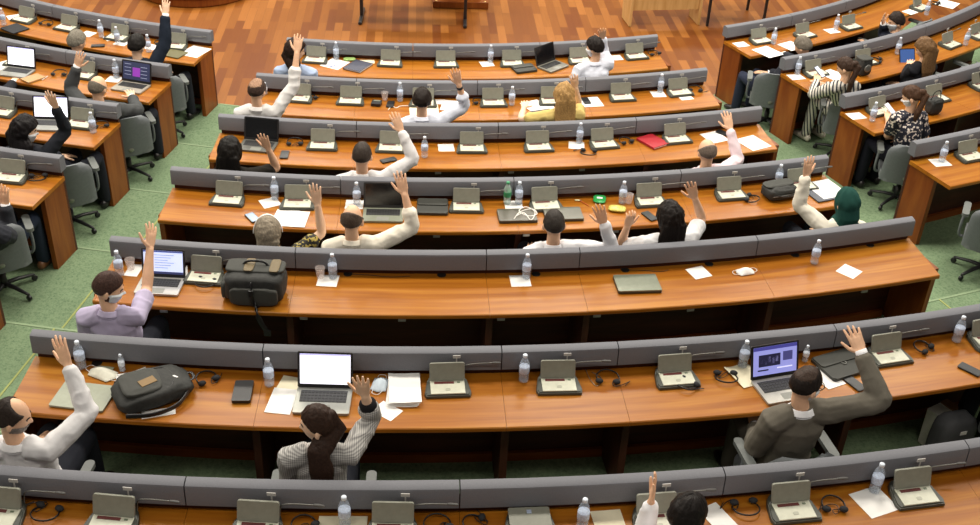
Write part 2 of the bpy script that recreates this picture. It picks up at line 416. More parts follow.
for i in range(1, 5): DN['R%d' % i] = (NM[i] if i < 4 else 'nearest') + ' right desk'
def keyrow(k): return int(k[1])

# ------------------------------------------------------------------ furniture at the front on the parquet
zf = ZF(1)
p = hit(188, 8, zf)
root = empty('round_dais', (p.x, p.y + .87, zf)); tag(root, 'round low wooden dais edge at the top left on the parquet', 'dais')
o = obj('platform', lathe([(.86, .001), (.87, .02), (.87, .13), (.80, .13)], 48), panel_wood, root); uvbox(o)
o = obj('top_board', lathe([(.85, .131), (.9, .133), (.9, .158), (.88, .165)], 48), desk_wood, root); uvbox(o)
# pale wooden table with slab sides
a, b_ = hit(630, 26.6, zf), hit(698.5, 25, zf); d = (b_ - a); w = d.length; rz = atan2(d.y, d.x)
root = empty('wooden_table', ((a.x + b_.x) / 2, (a.y + b_.y) / 2, zf), rz); tag(root, 'pale wooden table with slab sides on the parquet, top centre right', 'table')
for s in (-1, 1): uvbox(obj('side_slab', B(((s * w / 2, .2, .361), (.035, .40, .72)), bev=.003), maple, root))
uvbox(obj('front_panel', B(((0, .05, .47), (w - .037, .02, .49)), bev=.002), maple, root))
uvbox(obj('tabletop', B(((0, .2, .74), (w + .06, .46, .035)), bev=.004), maple, root))
def black_table(pl, pr, foot, dep, kind, lab):
    a, b_ = hit(*pl, zf), hit(*pr, zf); d = (b_ - a); w = d.length; rz = atan2(d.y, d.x)
    root = empty('black_table', ((a.x + b_.x) / 2, (a.y + b_.y) / 2, zf), rz); tag(root, lab, 'table')
    for s in (-1, 1):
        if kind == 'T':
            bm = bmesh.new(); box(bm, (0, dep / 2, .02), (.05, dep, .04), bev=.008)
            box(bm, (0, dep * .5, .37), (.045, .09, .66), bev=.006)
            o = obj('leg', bm, BLACK, root); o.location = (s * w / 2, 0, .001)
        else:
            for y in (0, dep):
                o = obj('leg', B(((0, 0, .36), (.035, .035, .72)), bev=.004), BLACK, root); o.location = (s * w / 2, y, .001)
    obj('tabletop', B(((0, dep / 2, .735), (w + (.2 if kind == 'T' else .05), dep + .06, .03)), bev=.005), BLACK, root)
black_table((360, 25), (465, 28.5), 1, .62, 'T', 'black table with T shaped feet on the parquet, top centre left')
black_table((707, 26), (763, 24), 0, .6, 'X', 'black table with four thin legs beside the pale wooden table')
a, b_ = hit(433, 8, zf), hit(488, 8, zf); w = (b_ - a).length
root = empty('rostrum', ((a.x + b_.x) / 2, a.y + .25, zf), 0); tag(root, 'reddish wooden rostrum base behind the black table, top centre', 'rostrum')
uvbox(obj('plinth', B(((0, 0, .05), (w, .5, .098)), bev=.006), panel_wood, root))
uvbox(obj('body', B(((0, .06, .58), (w - .2, .34, .96)), bev=.01), panel_wood, root))
for s in (-1, 1): o = obj('brass_stud', lathe([(.018, 0), (.018, .006), (.01, .012)], 12), mat('brass', 'd8b878', .3, .6), root); o.location = (s * (w / 2 - .05), -.22, .099)
# ------------------------------------------------------------------ things on the desks: one of each kind is built, the rest are copies
ORD = ['', 'first', 'second', 'third', 'fourth', 'fifth', 'sixth', 'seventh', 'eighth', 'ninth', 'tenth', 'eleventh', 'twelfth', 'thirteenth', 'fourteenth']
PROTO = {}
def clampr(p, i, rmin): return pol(max(rr(p), RP[i] + rmin), ang(p), p.z)
def place(kind, maker, key, px, py, rot=0, h=0.0, look=None, cat=None, group=None, label=None, rmin=.135):
    """put a copy of a thing where it stands on a desk; rot is relative to the desk's own direction"""
    i = keyrow(key); p = clampr(on(i, px, py, h + .0045), i, rmin); a = ang(p)
    if kind in PROTO: o = copy_tree(PROTO[kind])
    else: o = PROTO[kind] = maker()
    o.location = p; o.rotation_euler = (0, 0, rad(a + rot))
    if label: tag(o, label, cat, group)
    else: reg(o, look, key, cat, group)
    return o
def once(o, key, px, py, rot=0, h=0.0, label=None, cat=None, group=None, rmin=.135):
    i = keyrow(key); p = clampr(on(i, px, py, h + .0045), i, rmin); o.location = p; o.rotation_euler = (0, 0, rad(ang(p) + rot)); tag(o, label, cat, group); return o
Z0 = (0, 0, 0)

def mk_unit(lid_up=True):
    r = empty('conference_unit', Z0)
    bm = bmesh.new()    # dark tray: wider at the front
    pr = [(-.105, .07), (-.125, .02), (-.142, -.08), (-.133, -.112), (.133, -.112), (.142, -.08), (.125, .02), (.105, .07), (.085, .088), (-.085, .088)]
    lo = [bm.verts.new((x, y, .0005)) for x, y in pr]; hi = [bm.verts.new((x * .97, y * .97, .022 + .012 * (y + .1) / .2)) for x, y in pr]; n = len(pr)
    for k in range(n): bm.faces.new((lo[k], lo[(k + 1) % n], hi[(k + 1) % n], hi[k]))
    bm.faces.new(hi); bm.faces.new(lo[::-1]); bmesh.ops.bevel(bm, geom=[e for e in bm.edges if all(v in hi for v in e.verts)], offset=.006, segments=2, affect='EDGES')
    obj('base', bm, UNITD, r, True, 40)
    Mt = Matrix.Rotation(rad(3.5), 4, 'X')
    def tilt(o): o.matrix_local = Matrix.Translation((0, 0, .0255)) @ Mt; return o
    p = tilt(obj('control_panel', B(((0, -.042, .004), (.208, .118, .010)), bev=.003), PANEL, r))
    obj('display', B(((-.02, -.006, .0098), (.12, .02, .0016))), DISPL, p); obj('button', rbox(.03, .022, .0015, .008), mat('unit_button', 'b4b5a4', .4), p).location = (.0, -.066, .0092)
    obj('key', B(((.068, -.006, .0098), (.018, .012, .0016))), mat('unit_key', '6d7a62', .4), p)
    if lid_up:
        bm = rbox(.212, .115, .016, .012)
        o = obj('lid', bm, UNITL, r, True, 40); o.matrix_local = Matrix.Translation((0, .022, .036)) @ Matrix.Rotation(rad(72), 4, 'X') @ Matrix.Translation((0, .0575, 0))
        bm = B(((0, 0, 0), (.16, .02, .02)), bev=.004); q = obj('hinge', bm, UNITD, r); q.location = (0, .026, .037)
    else:
        o = obj('lid', rbox(.225, .16, .014, .012), UNITL, r, True, 40); o.location = (0, -.02, .037)
        q = obj('catch', B(((0, 0, 0), (.026, .026, .004)), bev=.001), mat('catch_blue', 'a7b4cc', .4), o); q.location = (0, .045, .016)
    if lid_up:
        pts = spline([(.098, .066, .022), (.100, .074, .06), (.112, .076, .098), (.17, .074, .112), (.28, .066, .122)], 5)
        m_ = obj('microphone', tube(bmesh.new(), pts, .0042, 6), mat('mic_rod', '74746f', .4, .5), r, True)
        obj('capsule', tube(bmesh.new(), [(.275, .067, .1215), (.292, .065, .123), (.325, .061, .124)], [.006, .0085, .0075], 8), mat('mic_head', '5b5a58', .6), m_, True)
        q = obj('name_plate', B(((.06, .082, .166), (.046, .005, .022)), ((.06, .082, .09), (.008, .003, .14)), bev=.001), mat('plate_white', 'b9b6b2', .5), r)
    return r
def unit(key, px, py, rot=0): 
    o = place('unit', mk_unit, key, px, py, rot, 0, 'grey conference microphone unit with raised lid', 'microphone unit', 'conference microphone units')
    i = keyrow(key); p = o.location; r = max(rr(p), RP[i] + .192); o.location = pol(r, ang(p), p.z); o.scale = (1.05, 1.05, 1.0); return o

def mk_bottle(cap=CAPM, lab=LABEL, body=CLEAR, s=1.0):
    r = empty('water_bottle', Z0)
    def P(l): return [(a * s, b * s) for a, b in l]
    obj('bottle_body', lathe(P([(.024, .0005), (.031, .004), (.0325, .02), (.030, .035), (.0325, .05), (.0325, .125), (.031, .14), (.022, .168), (.0125, .185), (.0125, .192)]), 18), body, r, True)
    obj('water', lathe(P([(.022, .004), (.029, .008), (.0295, .03), (.0275, .036), (.0295, .048), (.0295, .118)]), 14), MATS.get('water') or clear_plastic('water', 'b9cbe0', .16), r, True)
    obj('bottle_label', lathe(P([(.0329, .072), (.0333, .073), (.0333, .118), (.0329, .119)]), 18), lab, r, True)
    obj('cap', lathe(P([(.0145, .190), (.015, .192), (.015, .206), (.0135, .209)]), 14), cap, r, True)
    return r
def bottle(key, px, py): return place('bottle', mk_bottle, key, px, py, random.uniform(0, 180), 0, 'clear water bottle with pale cap', 'bottle', 'water bottles')

def sheet_bm(w, d, th=.0016, curl=.006, seed=0, jag=0):
    rnd = random.Random(seed); ph = rnd.uniform(0, 6)
    def fn(u, v):
        x = (u - .5) * w; y = (v - .5) * d
        return Vector((x, y, th + .0003 + curl * (.5 + .5 * sin(ph + 3 * u + 2 * v)) * (abs(u - .5) * 2) ** 2))
    return solid_grid(fn, 6, 6, th)
PSEED = [0]
def paper(key, px, py, w=.21, d=.28, rot=0, label=None, m=None, curl=.0015, h=0, name='paper_sheet', look=None, group='paper sheets on the desks', cat='paper'):
    PSEED[0] += 1
    o = obj(name, sheet_bm(w, d, .001, curl=curl, seed=PSEED[0]), m or PAPER, None, True, 40)
    i = keyrow(key); p = clampr(on(i, px, py, h + .0006 + .0012 * (PSEED[0] % 2)), i, .095 + d * .5 * abs(cos(rad(rot))) + w * .5 * abs(sin(rad(rot)))); o.location = p; o.rotation_euler = (0, 0, rad(ang(p) + rot))
    if label: tag(o, label, cat, group)
    else: reg(o, look or ('white paper sheet lying' if max(w, d) > .17 else 'small white paper slip lying'), key, cat, group)
    return o
def note(key, px, py, rot=0, w=.15, d=.15): return paper(key, px, py, w, d, rot, h=0)

def mk_headset(seed=0):
    rnd = random.Random(seed); r = empty('headset', Z0); R = rnd.uniform(.062, .075)
    pts = [(R * cos(rad(t)), R * .9 * sin(rad(t)), .012 + .012 * sin(rad(t - 20))) for t in range(-20, 221, 16)]
    obj('headband', tube(bmesh.new(), pts, (.007, .004), 6, axis=(0, 0, 1)), BLACK, r, True)
    for p in (pts[0], pts[-1]):
        bm = bmesh.new(); ell(bm, (p[0] * .86, p[1] - .012, .018), (.026, .019, .017)); obj('ear_cushion', bm, BLACKF, r, True)
    a = rnd.uniform(0, 6); c = [pts[0]]
    for k in range(9): c.append((.03 + .015 * k * cos(a) + .035 * cos(a + k * 1.1), -.03 + .04 * sin(a + k * 1.3), .006 + .003 * (k % 2)))
    obj('cable', tube(bmesh.new(), spline(c, 4), .0026, 5), BLACK, r, True)
    return r
def headset(key, px, py, rot=0, seed=0):
    return place('headset%d' % (seed % 4), lambda: mk_headset(seed % 4), key, px, py, rot, 0, 'black headset with cable lying', 'headset', 'headsets lying on the desks', rmin=.17)
def cable(key, pts, m=None, label=None, r=.003, h=.004, name='cable', cat='cable', group=None):
    i = keyrow(key); P = [on(i, x, y, h) for x, y in pts]; c = P[0].copy()
    o = obj(name, tube(bmesh.new(), spline([p - c for p in P], 5), r, 6), m or BLACK, None, True); o.location = c
    return tag(o, label, cat, group)

def mk_phone():
    r = empty('phone', Z0); obj('phone_body', rbox(.075, .15, .009, .01), BLACK, r)
    o = obj('phone_screen', rbox(.068, .138, .0012, .007), mat('dark_glass', '1b1d20', .4), r); o.location.z = .009; return r
def phone(key, px, py, rot=0, label=None, h=0):
    o = place('phone', mk_phone, key, px, py, rot, h, 'black phone lying', 'phone', 'phones on the desks', rmin=.17); 
    if label: REG.pop(); tag(o, label, 'phone', 'phones on the desks')
    return o

def mk_laptop(w=.345, d=.24, open_=105, scr='white', m=SILV, lidm=None, kind='open'):
    """origin = centre of the keyboard deck, keyboard towards -y"""
    r = empty('laptop', Z0); o = obj('deck', rbox(w, d, .016, .012), m, r)
    k = obj('keyboard', B(((0, .035, .0165), (w * .84, d * .46, .002)), bev=.0008), KEYS, r)
    bm = bmesh.new()
    for a in range(13):
        for b in range(4): box(bm, (-w * .39 + a * w * .065, .035 - d * .17 + b * d * .113, .0185), (w * .05, d * .085, .0025))
    obj('keys', bm, mat('keycaps', '2b2b2c', .5), k)
    obj('touchpad', rbox(.1, .06, .001, .006), mat('touchpad_grey', '86877f', .35), r).location = (0, -d * .31, .016)
    hinge = Matrix.Translation((0, d / 2 - .006, .014)) @ Matrix.Rotation(rad(180 - open_), 4, 'X') if False else Matrix.Translation((0, d / 2 - .004, .017)) @ Matrix.Rotation(rad(180 - open_), 4, 'X')
    # the lid's own plane: x across, y up the screen (before opening it points to +y)
    s = obj('screen_lid', rbox(w, d - .008, .008, .01), lidm or BLACK, r); s.matrix_local = hinge @ Matrix.Translation((0, (d - .008) / 2, -.008)) 
    D = {'white': ('screen_white', 'f3f4ff', 1.25), 'doc': ('screen_doc', 'c9d4f6', .95), 'purple': ('screen_purple', '3a3f5c', .35), 'web': ('screen_web', '8f93d6', .8), 'off': ('screen_off', '0e0f12', 0)}[scr]
    dm = mat(D[0], D[1], .12, emit=D[2], var=0)
    q = obj('display', B(((0, .006, .0088), (w - .03, d - .045, .0012))), dm, s); 
    W, H = w - .03, d - .045
    def bar(name, u, v, a, b, c, em): obj(name, B(((-W / 2 + W * (u + a / 2), .006 + H / 2 - H * (v + b / 2), .0100), (W * a, H * b, .0008))), mat('scr_' + c, c, .3, emit=em, var=0), q)
    if scr == 'doc':
        bar('page_bar', 0, 0, 1, .07, '4b5a9c', .6); bar('task_bar', 0, .9, 1, .1, '39406e', .5)
        for t in range(6): bar('text_line', .28, .17 + t * .11, .5 - .08 * (t % 3), .03, '8f9cc8', .6)
    if scr == 'white':
        bar('page_bar', 0, 0, 1, .05, 'b9b6ea', .9)
    if scr == 'web':
        bar('page_bar', 0, 0, 1, .12, '4a4aa0', .5); bar('photo_block', .12, .28, .5, .42, '2b2c4c', .3); bar('side_block', .68, .25, .22, .32, '4b4c86', .5)
        for t in range(5): bar('picture', .15 + t * .09, .36 + .06 * (t % 2), .06, .2, '7a78a8', .5)
        bar('caption_line', .1, .8, .25, .05, '24264a', .3); bar('text_line', .55, .78, .35, .04, 'dfe0ff', .8)
    if scr == 'purple':
        bar('picture', .36, .3, .28, .5, '8c3fae', .5)
        for t in range(8): bar('text_line', .06 + (t % 2) * .6, .12 + t * .1, .24, .03, '8d94b4', .5)
    return r
def closed_laptop(w, d, m, name='laptop'):
    r = empty(name, Z0); obj('deck', rbox(w, d, .013, .012), mat('laptop_dark', '3b3c38', .4), r)
    o = obj('screen_lid', rbox(w * .99, d * .99, .011, .012), m, r); o.location.z = .0135
    obj('hinge', B(((0, d * .48, .013), (w * .7, .012, .016)), bev=.004), BLACK, r); return r

# ---- the microphone units, as they stand along each desk
U = {'C1': [(318, 56), (391, 59), (445, 59), (510, 60), (575, 56), (632, 54)],
     'C2': [(302, 94), (352, 97), (423, 99), (492, 100), (550, 99), (618, 94), (676.5, 91)],
     'C3': [(324, 142), (392, 141), (471.5, 148), (536.5, 144.5), (601, 142), (674, 138)],
     'C4': [(231.5, 195), (298.5, 203), (466, 205), (543.5, 202), (649, 201), (729, 194.5), (797, 184)],
     'C5': [(207, 275)],
     'C6': [(447, 383), (557, 381), (674, 376), (882, 351), (979, 334)],
     'C7': [(2, 512), (116, 518), (260, 520), (393, 522), (652, 508), (790, 508), (906, 486)],
     'L1': [(26, 20), (69, 28), (124, 35), (181, 43)], 'L2': [(31, 58), (90, 72)], 'L3': [(10, 108), (86, 121)], 'L4': [(18, 173)],
     'R1': [(759, 41), (803, 35.5), (849, 27), (918, 8)], 'R2': [(813, 73), (860, 61), (948, 45), (976, 36)], 'R3': [(875, 110), (934, 99), (977, 85)], 'R4': [(965, 155)]}
for k, l in U.items():
    for q in l: unit(k, q[0], q[1], random.uniform(-3, 3) if k[0] == 'C' else random.uniform(-2, 6) * (-1 if k[0] == 'R' else 1))
o = mk_unit(False); once(o, 'C7', 529, 522, 0, 0, 'grey microphone unit with its lid shut on the nearest centre desk', 'microphone unit', 'conference microphone units')

BT = {'C1': [(337.5, 56.5), (489, 58.5)], 'C2': [(400, 101), (511.5, 105), (658.5, 90.5)], 'C3': [(424.5, 157), (578.5, 141.5)],
      'C4': [(275.5, 198), (357, 204.5), (518.5, 203.5), (622, 203), (781, 185)], 'C5': [(120, 275), (333, 277.5), (526, 277.5), (814, 263)],
      'C6': [(82, 367), (269.5, 385), (523.5, 380.5), (741.5, 365), (956, 341)], 'C7': [(345, 525), (582, 527), (874, 491)],
      'L1': [(4, 25), (101.5, 37), (118, 44), (149, 52)], 'L2': [(119, 76)], 'L3': [(82, 131)],
      'R1': [(773, 44), (835.5, 30), (926, 15)], 'R2': [(797, 73.5), (897, 54), (961, 46.5)], 'R3': [(872, 121)], 'R4': [(941.5, 161.5)]}
for k, l in BT.items():
    for q in l: bottle(k, *q)
GREENL = mat('green_label', '2f8a5a', .5, var=.2); GREENC = mat('green_cap', '3f9b6c', .4)
once(mk_bottle(GREENC, GREENL, clear_plastic('green_plastic', 'cfe6da', .4)), 'C4', 507, 203.5, 0, 0, 'water bottle with green label and green cap on the middle centre desk', 'bottle')
SM = lambda: mk_bottle(CAPM, mat('gel_label', 'd6dbe4', .5), CLEAR, .62)
for k, x, y, l in (('C6', 129, 359, 'small gel bottle beside folded papers near the black backpack'), ('C6', 804.5, 361, 'small gel bottle between open laptop and black leather folder'), ('C2', 269.5, 88, 'small clear bottle behind the balding person in white')):
    o = SM(); o.name = 'gel_bottle'; once(o, k, x, y, 0, 0, l, 'bottle')

# a bottle never stands on a unit's tray
for kb in BT:
    us = [r_ for r_ in REG if r_[2] == kb and r_[3] == 'microphone unit']
    for b_ in [r_ for r_ in REG if r_[2] == kb and r_[3] == 'bottle']:
        for u_ in us:
            A = ang(u_[0].location); dv = b_[0].location - u_[0].location; tx = dv.x * cos(rad(A)) + dv.y * sin(rad(A)); ty = dv.x * -sin(rad(A)) + dv.y * cos(rad(A))
            if abs(tx) < .190 and -.138 < ty < .135:
                sh = (.190 - abs(tx)) * (1 if tx > 0 else -1); b_[0].location += Vector((cos(rad(A)), sin(rad(A)), 0)) * sh
# ---- paper
for k, x, y, rot in (('C1', 486, 61.5, 8), ('C2', 656, 92, -8), ('C3', 574, 141, -14), ('C3', 446, 146.5, 2), ('C4', 271.5, 199, 32), ('C4', 355, 201.5, 0), ('C4', 513, 203, -3), ('C4', 784, 184, -25),
                     ('C5', 328, 280, -3), ('C5', 520, 280, 0), ('C5', 698, 271.5, 12), ('C5', 849, 271.5, 30), ('C1', 614, 56, -5), ('C2', 697 - 12, 97, 0),
                     ('L2', 114.5, 79, 5), ('L1', 111, 38, -35), ('L1', 122, 43, 0), ('L1', 151, 47, -5), ('L1', 14, 17, -30), ('L1', 88, 34, 0),
                     ('R1', 832, 31, -12), ('R2', 796, 77, -10), ('R3', 856, 116, -8), ('R4', 939, 162, -12), ('R1', 741, 44.5, -4), ('R1', 910, 12, -6)):
    note(k, x, y, rot, .17 if k[0] == 'R' else .15, .15)
paper('L1', 197, 50, .25, .30, -10, look='large white paper sheet lying'); paper('L2', 1, 66, .2, .28, -20)
paper('L4', 0, 172, .2, .25, 0)
paper('C1', 335, 64, .24, .26, -24, look='loose white papers with a blue pen lying'); paper('C1', 368, 58, .17, .11, 8, look='white notepad lying', m=CREAM)
paper('C2', 590, 102, .24, .24, 0, look='loose white papers under a phone lying'); paper('C2', 535, 106, .22, .26, 22, look='open white notebook page lying'); paper('C2', 547, 109, .16, .2, -6, look='folded white page lying')
paper('C2', 424, 110, .3, .25, 2, look='pale yellow folder lying', m=CREAM, name='paper_folder'); paper('C2', 452, 105, .22, .26, -12, look='white paper sheet half under a hand lying'); paper('C2', 440, 100, .1, .12, 0)
paper('C3', 711, 134, .2, .22, 10); paper('C3', 753, 143, .24, .27, 12, look='large white paper sheet at right end lying')
paper('C4', 285, 218, .19, .26, -4, look='open white notebook, left page,'); paper('C4', 297, 219, .17, .25, -2, look='open white notebook, right page,', h=.004)
paper('C6', 137, 369, .19, .13, 28, look='folded white papers leaning beside backpack', curl=.02); paper('C6', 158.5, 413, .2, .07, 20, look='white paper edge under the backpack')
paper('C6', 290, 386, .16, .22, -12, look='pale sheet behind left of the white screen laptop', m=CREAM); paper('C6', 282, 401, .16, .24, -6, look='white sheet left of the white screen laptop')
for j in range(4): paper('C6', 403 + j * .6, 389 - j, .2, .29, -3 + 2 * j, label=['lowest', 'second lowest', 'second highest', 'topmost'][j] + ' crumpled cream sheet in the stack beside the blue mask', m=PAPER, curl=.008, h=.011 * j, name='crumpled_paper')
paper('C6', 387, 411, .16, .12, -38, look='small tilted white sheet near checked jacket arm')
paper('C6', 826, 377, .15, .22, 14, look='white sheet right of the web page laptop'); paper('C6', 741, 369, .19, .22, 16, look='cream cloth sheet under a bottle', m=CREAM, curl=.02)
paper('C7', 343, 521, .26, .22, 0, look='cream sheet under the bottle', m=CREAM); paper('C7', 608.5, 520, .17, .26, 2, look='cream notepad sheet', m=CREAM); paper('C7', 717, 516, .13, .2, 20, look='white sheet beside dark haired person'); paper('C7', 868, 493, .2, .2, 12, look='white square sheet under a bottle')
paper('C5', 135.5, 268, .1, .16, 0, look='white sheet edge behind the open laptop'); paper('C5', 188, 264, .07, .12, 20, look='crumpled white tissue right of the laptop', curl=.03)
paper('R1', 768, 52, .26, .30, 6, look='white paper with pale blue emblem lying'); paper('R1', 791, 46, .24, .24, 4); paper('R1', 947, 4, .3, .26, 4, look='white papers pile lying'); paper('R2', 833, 75, .24, .26, 10)
paper('C4', 826, 189, .27, .3, 4, label='white and pale blue printed page on the dark folder by the hijab person', h=.012)
EMB = mat('emblem_blue', 'a9d3dc', .7)
for par in [o for o, lk, *_ in REG if 'pale blue emblem' in (lk or '')]: obj('emblem', lathe([(.045, 0), (.045, .0008)], 20), EMB, par).location = (0, -.01, .0065)

# ---- headsets and cables
for j, (k, x, y, rot) in enumerate([('C1', 652, 52.5, 0), ('C2', 314, 89, 20), ('C2', 694, 89, -30), ('C2', 478, 99, 10), ('C3', 296, 141, 0), ('C3', 624, 140, 10), ('C3', 588, 154, 150), ('C4', 752, 200, -140), ('C5', 205, 284.5, 160),
                     ('C6', 208, 376, 30), ('C6', 606, 374, -20), ('C6', 686, 386, 120), ('C6', 726, 379, 160), ('C6', 917, 343, 20), ('C7', 49, 508, 160), ('C7', 305, 518, 30), ('C7', 437, 521, 10), ('C7', 473, 519, 70),
                     ('C7', 743, 504, 170), ('C7', 833, 506, -20), ('L1', 47, 24, 0), ('L1', 161, 43, 40), ('L2', 60, 74, 10), ('L3', 107, 121, 20), ('L4', 38, 179, 190), ('R1', 935, 4, 0), ('R2', 876, 61, 30)]):
    headset(k, x, y, rot, j)
WHITEC = mat('white_cable', 'ece9e2', .5)
cable('C2', [(388, 110), (392, 106), (396, 108), (401, 106), (412, 106), (424, 108)], WHITEC, 'thin white cable looping on the second farthest centre desk', .004)
cable('C4', [(514, 219), (520, 212), (532, 209), (537, 214), (528, 216), (519, 211), (526, 207), (535, 212), (531, 220), (524, 213), (516, 216)], WHITEC, 'bundled white cable on the dark closed laptop', .0045, h=.03)
cable('C5', [(350, 274), (370, 275), (390, 277), (410, 276)], BLACK, 'thin dark cable between two grommets on the bare desk', .002)
cable('C5', [(627, 270), (645, 270.5), (660, 271.5), (668, 270)], BLACK, 'thin dark cable behind the closed green-grey laptop', .002)
cable('C6', [(585, 368), (590, 379), (597, 386), (601, 378), (592, 372)], METAL, 'thin grey cable loop beside the third unit of its desk', .002)

# ---- phones
for k, x, y, rot in (('C2', 390.5, 104.5, -5), ('C2', 586, 101, 0), ('C3', 284.6, 155, 4), ('C3', 388.5, 160.5, -62), ('C4', 649.5, 216.5, 18), ('C6', 854.5, 384, 16), ('C6', 970, 370, 28), ('C3', 722, 132, 30), ('L1', 98, 46, -60)): phone(k, x, y, rot)
o = phone('C4', 252.5, 218, 38, 'blue-screened phone lying beside the grey-blonde person with headband'); o.children[1].data = o.children[1].data.copy(); o.children[1].data.materials[0] = mat('blue_glass', '6c86a8', .2)
bm = rbox(.115, .2, .022, .012); o = obj('black_case', bm, BLACK, None, True, 40); tag(o, 'thick black case standing flat left of the bottle and white laptop', 'case'); once(o, 'C6', 243, 393, 4)
r = empty('calculator', Z0); obj('calculator_body', rbox(.10, .10, .03, .01), BLACK, r); obj('calculator_screen', B(((0, .03, .0305), (.07, .02, .001))), mat('lcd', '8d9685', .3), r); once(r, 'C2', 376.5, 104.5, -8, 0, 'small black box with grey window beside the phone, second farthest centre desk', 'calculator')

# ---- laptops
once(mk_laptop(.345, .245, 107, 'white', SILV), 'C6', 323, 402, -1, 0, 'open silver laptop with bright white screen before the checked jacket person', 'laptop')
once(mk_laptop(.315, .22, 105, 'doc', mat('mac_silver', 'b4b2ac', .35, .4)), 'C5', 160, 287, 2, 0, 'open silver laptop with blue document screen before person in lavender', 'laptop')
once(mk_laptop(.345, .24, 108, 'web', mat('web_silver', 'b0aea6', .35, .4)), 'C6', 783, 390, 5, 0, 'open laptop showing a purple-blue web page before the suited person', 'laptop')
once(mk_laptop(.33, .22, 108, 'off', mat('deck_green', '7d8171', .4)), 'C4', 383, 216, 0, 0, 'open laptop with dark screen before the bald person in cream', 'laptop')
once(mk_laptop(.32, .22, 105, 'off', mat('deck_grey', '77756b', .4)), 'C1', 553, 67, 33, 0, 'open turned laptop with black screen beside white-shirted person, farthest desk', 'laptop')
once(mk_laptop(.33, .22, 108, 'off', mat('deck_dark', '5d5d58', .4)), 'C3', 258, 147, -3, 0, 'open laptop with black screen before black-haired person, third farthest desk', 'laptop')
once(mk_laptop(.33, .23, 105, 'white', mat('deck_l', '8b8c86', .4)), 'L2', 16, 73, 8, 0, 'open laptop with white screen at the far left, second farthest left desk', 'laptop')
once(mk_laptop(.34, .23, 105, 'purple', mat('deck_l2', '9a9488', .4)), 'L2', 131, 88, -3, 0, 'open laptop with purple picture on screen before bald grey-suited person', 'laptop')
once(mk_laptop(.34, .23, 110, 'white', mat('deck_l', '8b8c86', .4)), 'L3', 48, 126, 14, 0, 'open laptop with glaring white screen before masked dark-haired person', 'laptop')
GG = mat('lid_green', '7e8373', .3, .3)
once(closed_laptop(.33, .22, GG), 'C5', 637, 285, -3, 0, 'closed green-grey laptop alone on the third nearest centre desk', 'laptop')
once(closed_laptop(.32, .2, mat('lid_brown', '4f4c40', .35)), 'C4', 517, 217, 0, 0, 'closed dark laptop with white cable heaped on top', 'laptop')
once(closed_laptop(.32, .2, mat('lid_olive', '5c5c50', .35)), 'C4', 563, 215.5, -1, 0, 'closed olive-grey laptop behind the short-haired person in white', 'laptop')
o = obj('folder', rbox(.34, .24, .012, .01), mat('folder_sage', '989d8b', .45), None); tag(o, 'flat sage-grey folder under the raised arm of the bearded person', 'folder'); once(o, 'C6', 84, 397, -3)
def leather_folder(w, d):
    r = empty('leather_folder', Z0); bm = rbox(w, d, .022, .02); bmesh.ops.bevel(bm, geom=[e for e in bm.edges if abs(e.verts[0].co.z - e.verts[1].co.z) < 1e-4 and e.verts[0].co.z > .01], offset=.006, segments=2, affect='EDGES')
    obj('cover', bm, mat('folder_black', '33342f', .6), r, True, 40); o = obj('flap', rbox(w * .96, d * .45, .008, .02), mat('folder_flap', '3c3d38', .6), r); o.location = (0, d * .24, .022); return r
r = leather_folder(.32, .25); obj('zip_pull', tube(bmesh.new(), spline([(-.02, 0, 0), (-.01, -.02, 0), (.008, -.018, 0), (.01, .005, 0)], 4), .003, 6), METAL, r, True).location = (.02, -.0, .026); once(r, 'C6', 837, 361, 12, 0, 'black leather folder with pale zip pull behind the raised hand', 'folder', rmin=.235)
r = leather_folder(.26, .24); once(r, 'C4', 432.5, 208, -2, 0, 'dark grey zipped folder right of the bald person in cream', 'folder')
r = leather_folder(.26, .2); once(r, 'C1', 524, 69.5, 12, 0, 'dark grey sleeve beside the turned laptop, farthest centre desk', 'folder')
o = obj('folder', rbox(.25, .2, .01, .008), mat('folder_olive', '5e5a37', .5), None); tag(o, 'olive-green booklet beside the large white sheet, farthest left desk', 'booklet'); once(o, 'L1', 174, 54, -10)
o = obj('folder', rbox(.26, .22, .012, .008), BLACKF, None); tag(o, 'black folder lying at the far left, farthest left desk', 'folder'); once(o, 'L1', 15, 29, -12)
o = obj('folder', rbox(.34, .33, .01, .01), mat('folder_slate', '4d525c', .5), None); tag(o, 'dark slate folder under the printed page before the hijab person', 'folder'); once(o, 'C4', 823, 191, 4)

# ---- books, bags and small things
def book(w, d, t, col, name='book'):
    r = empty(name, Z0); obj('page_block', B(((.004, 0, t / 2), (w - .012, d - .01, t - .006))), PAPER, r); bm = B(((0, 0, .002), (w, d, .0035)), ((0, 0, t - .002), (w, d, .0035)), ((-w / 2 + .002, 0, t / 2), (.0035, d, t)))
    obj('cover', bm, mat('cover_' + col, col, .5), r); return r
once(book(.2, .25, .022, 'a8202c'), 'C3', 652.5, 142.5, 22, 0, 'red book on the third farthest centre desk', 'book')
once(book(.22, .28, .02, '3d4050'), 'C1', 358, 67, -25, 0, 'dark blue-grey book beside loose papers, farthest centre desk', 'book')
o = obj('magazine', rbox(.22, .26, .008, .004), mat('magazine_dark', '4c4743', .5, var=.5, scale=20), None); tag(o, 'dark printed magazine under the notebook before the blonde person', 'magazine'); once(o, 'C2', 545, 115.5, 12)
o = obj('notebook', rbox(.15, .2, .014, .006), mat('notebook_tan', 'b48c5e', .6), None); tag(o, 'tan notebook beside the white pen, second farthest left desk', 'notebook'); once(o, 'L2', 33, 79, -20)
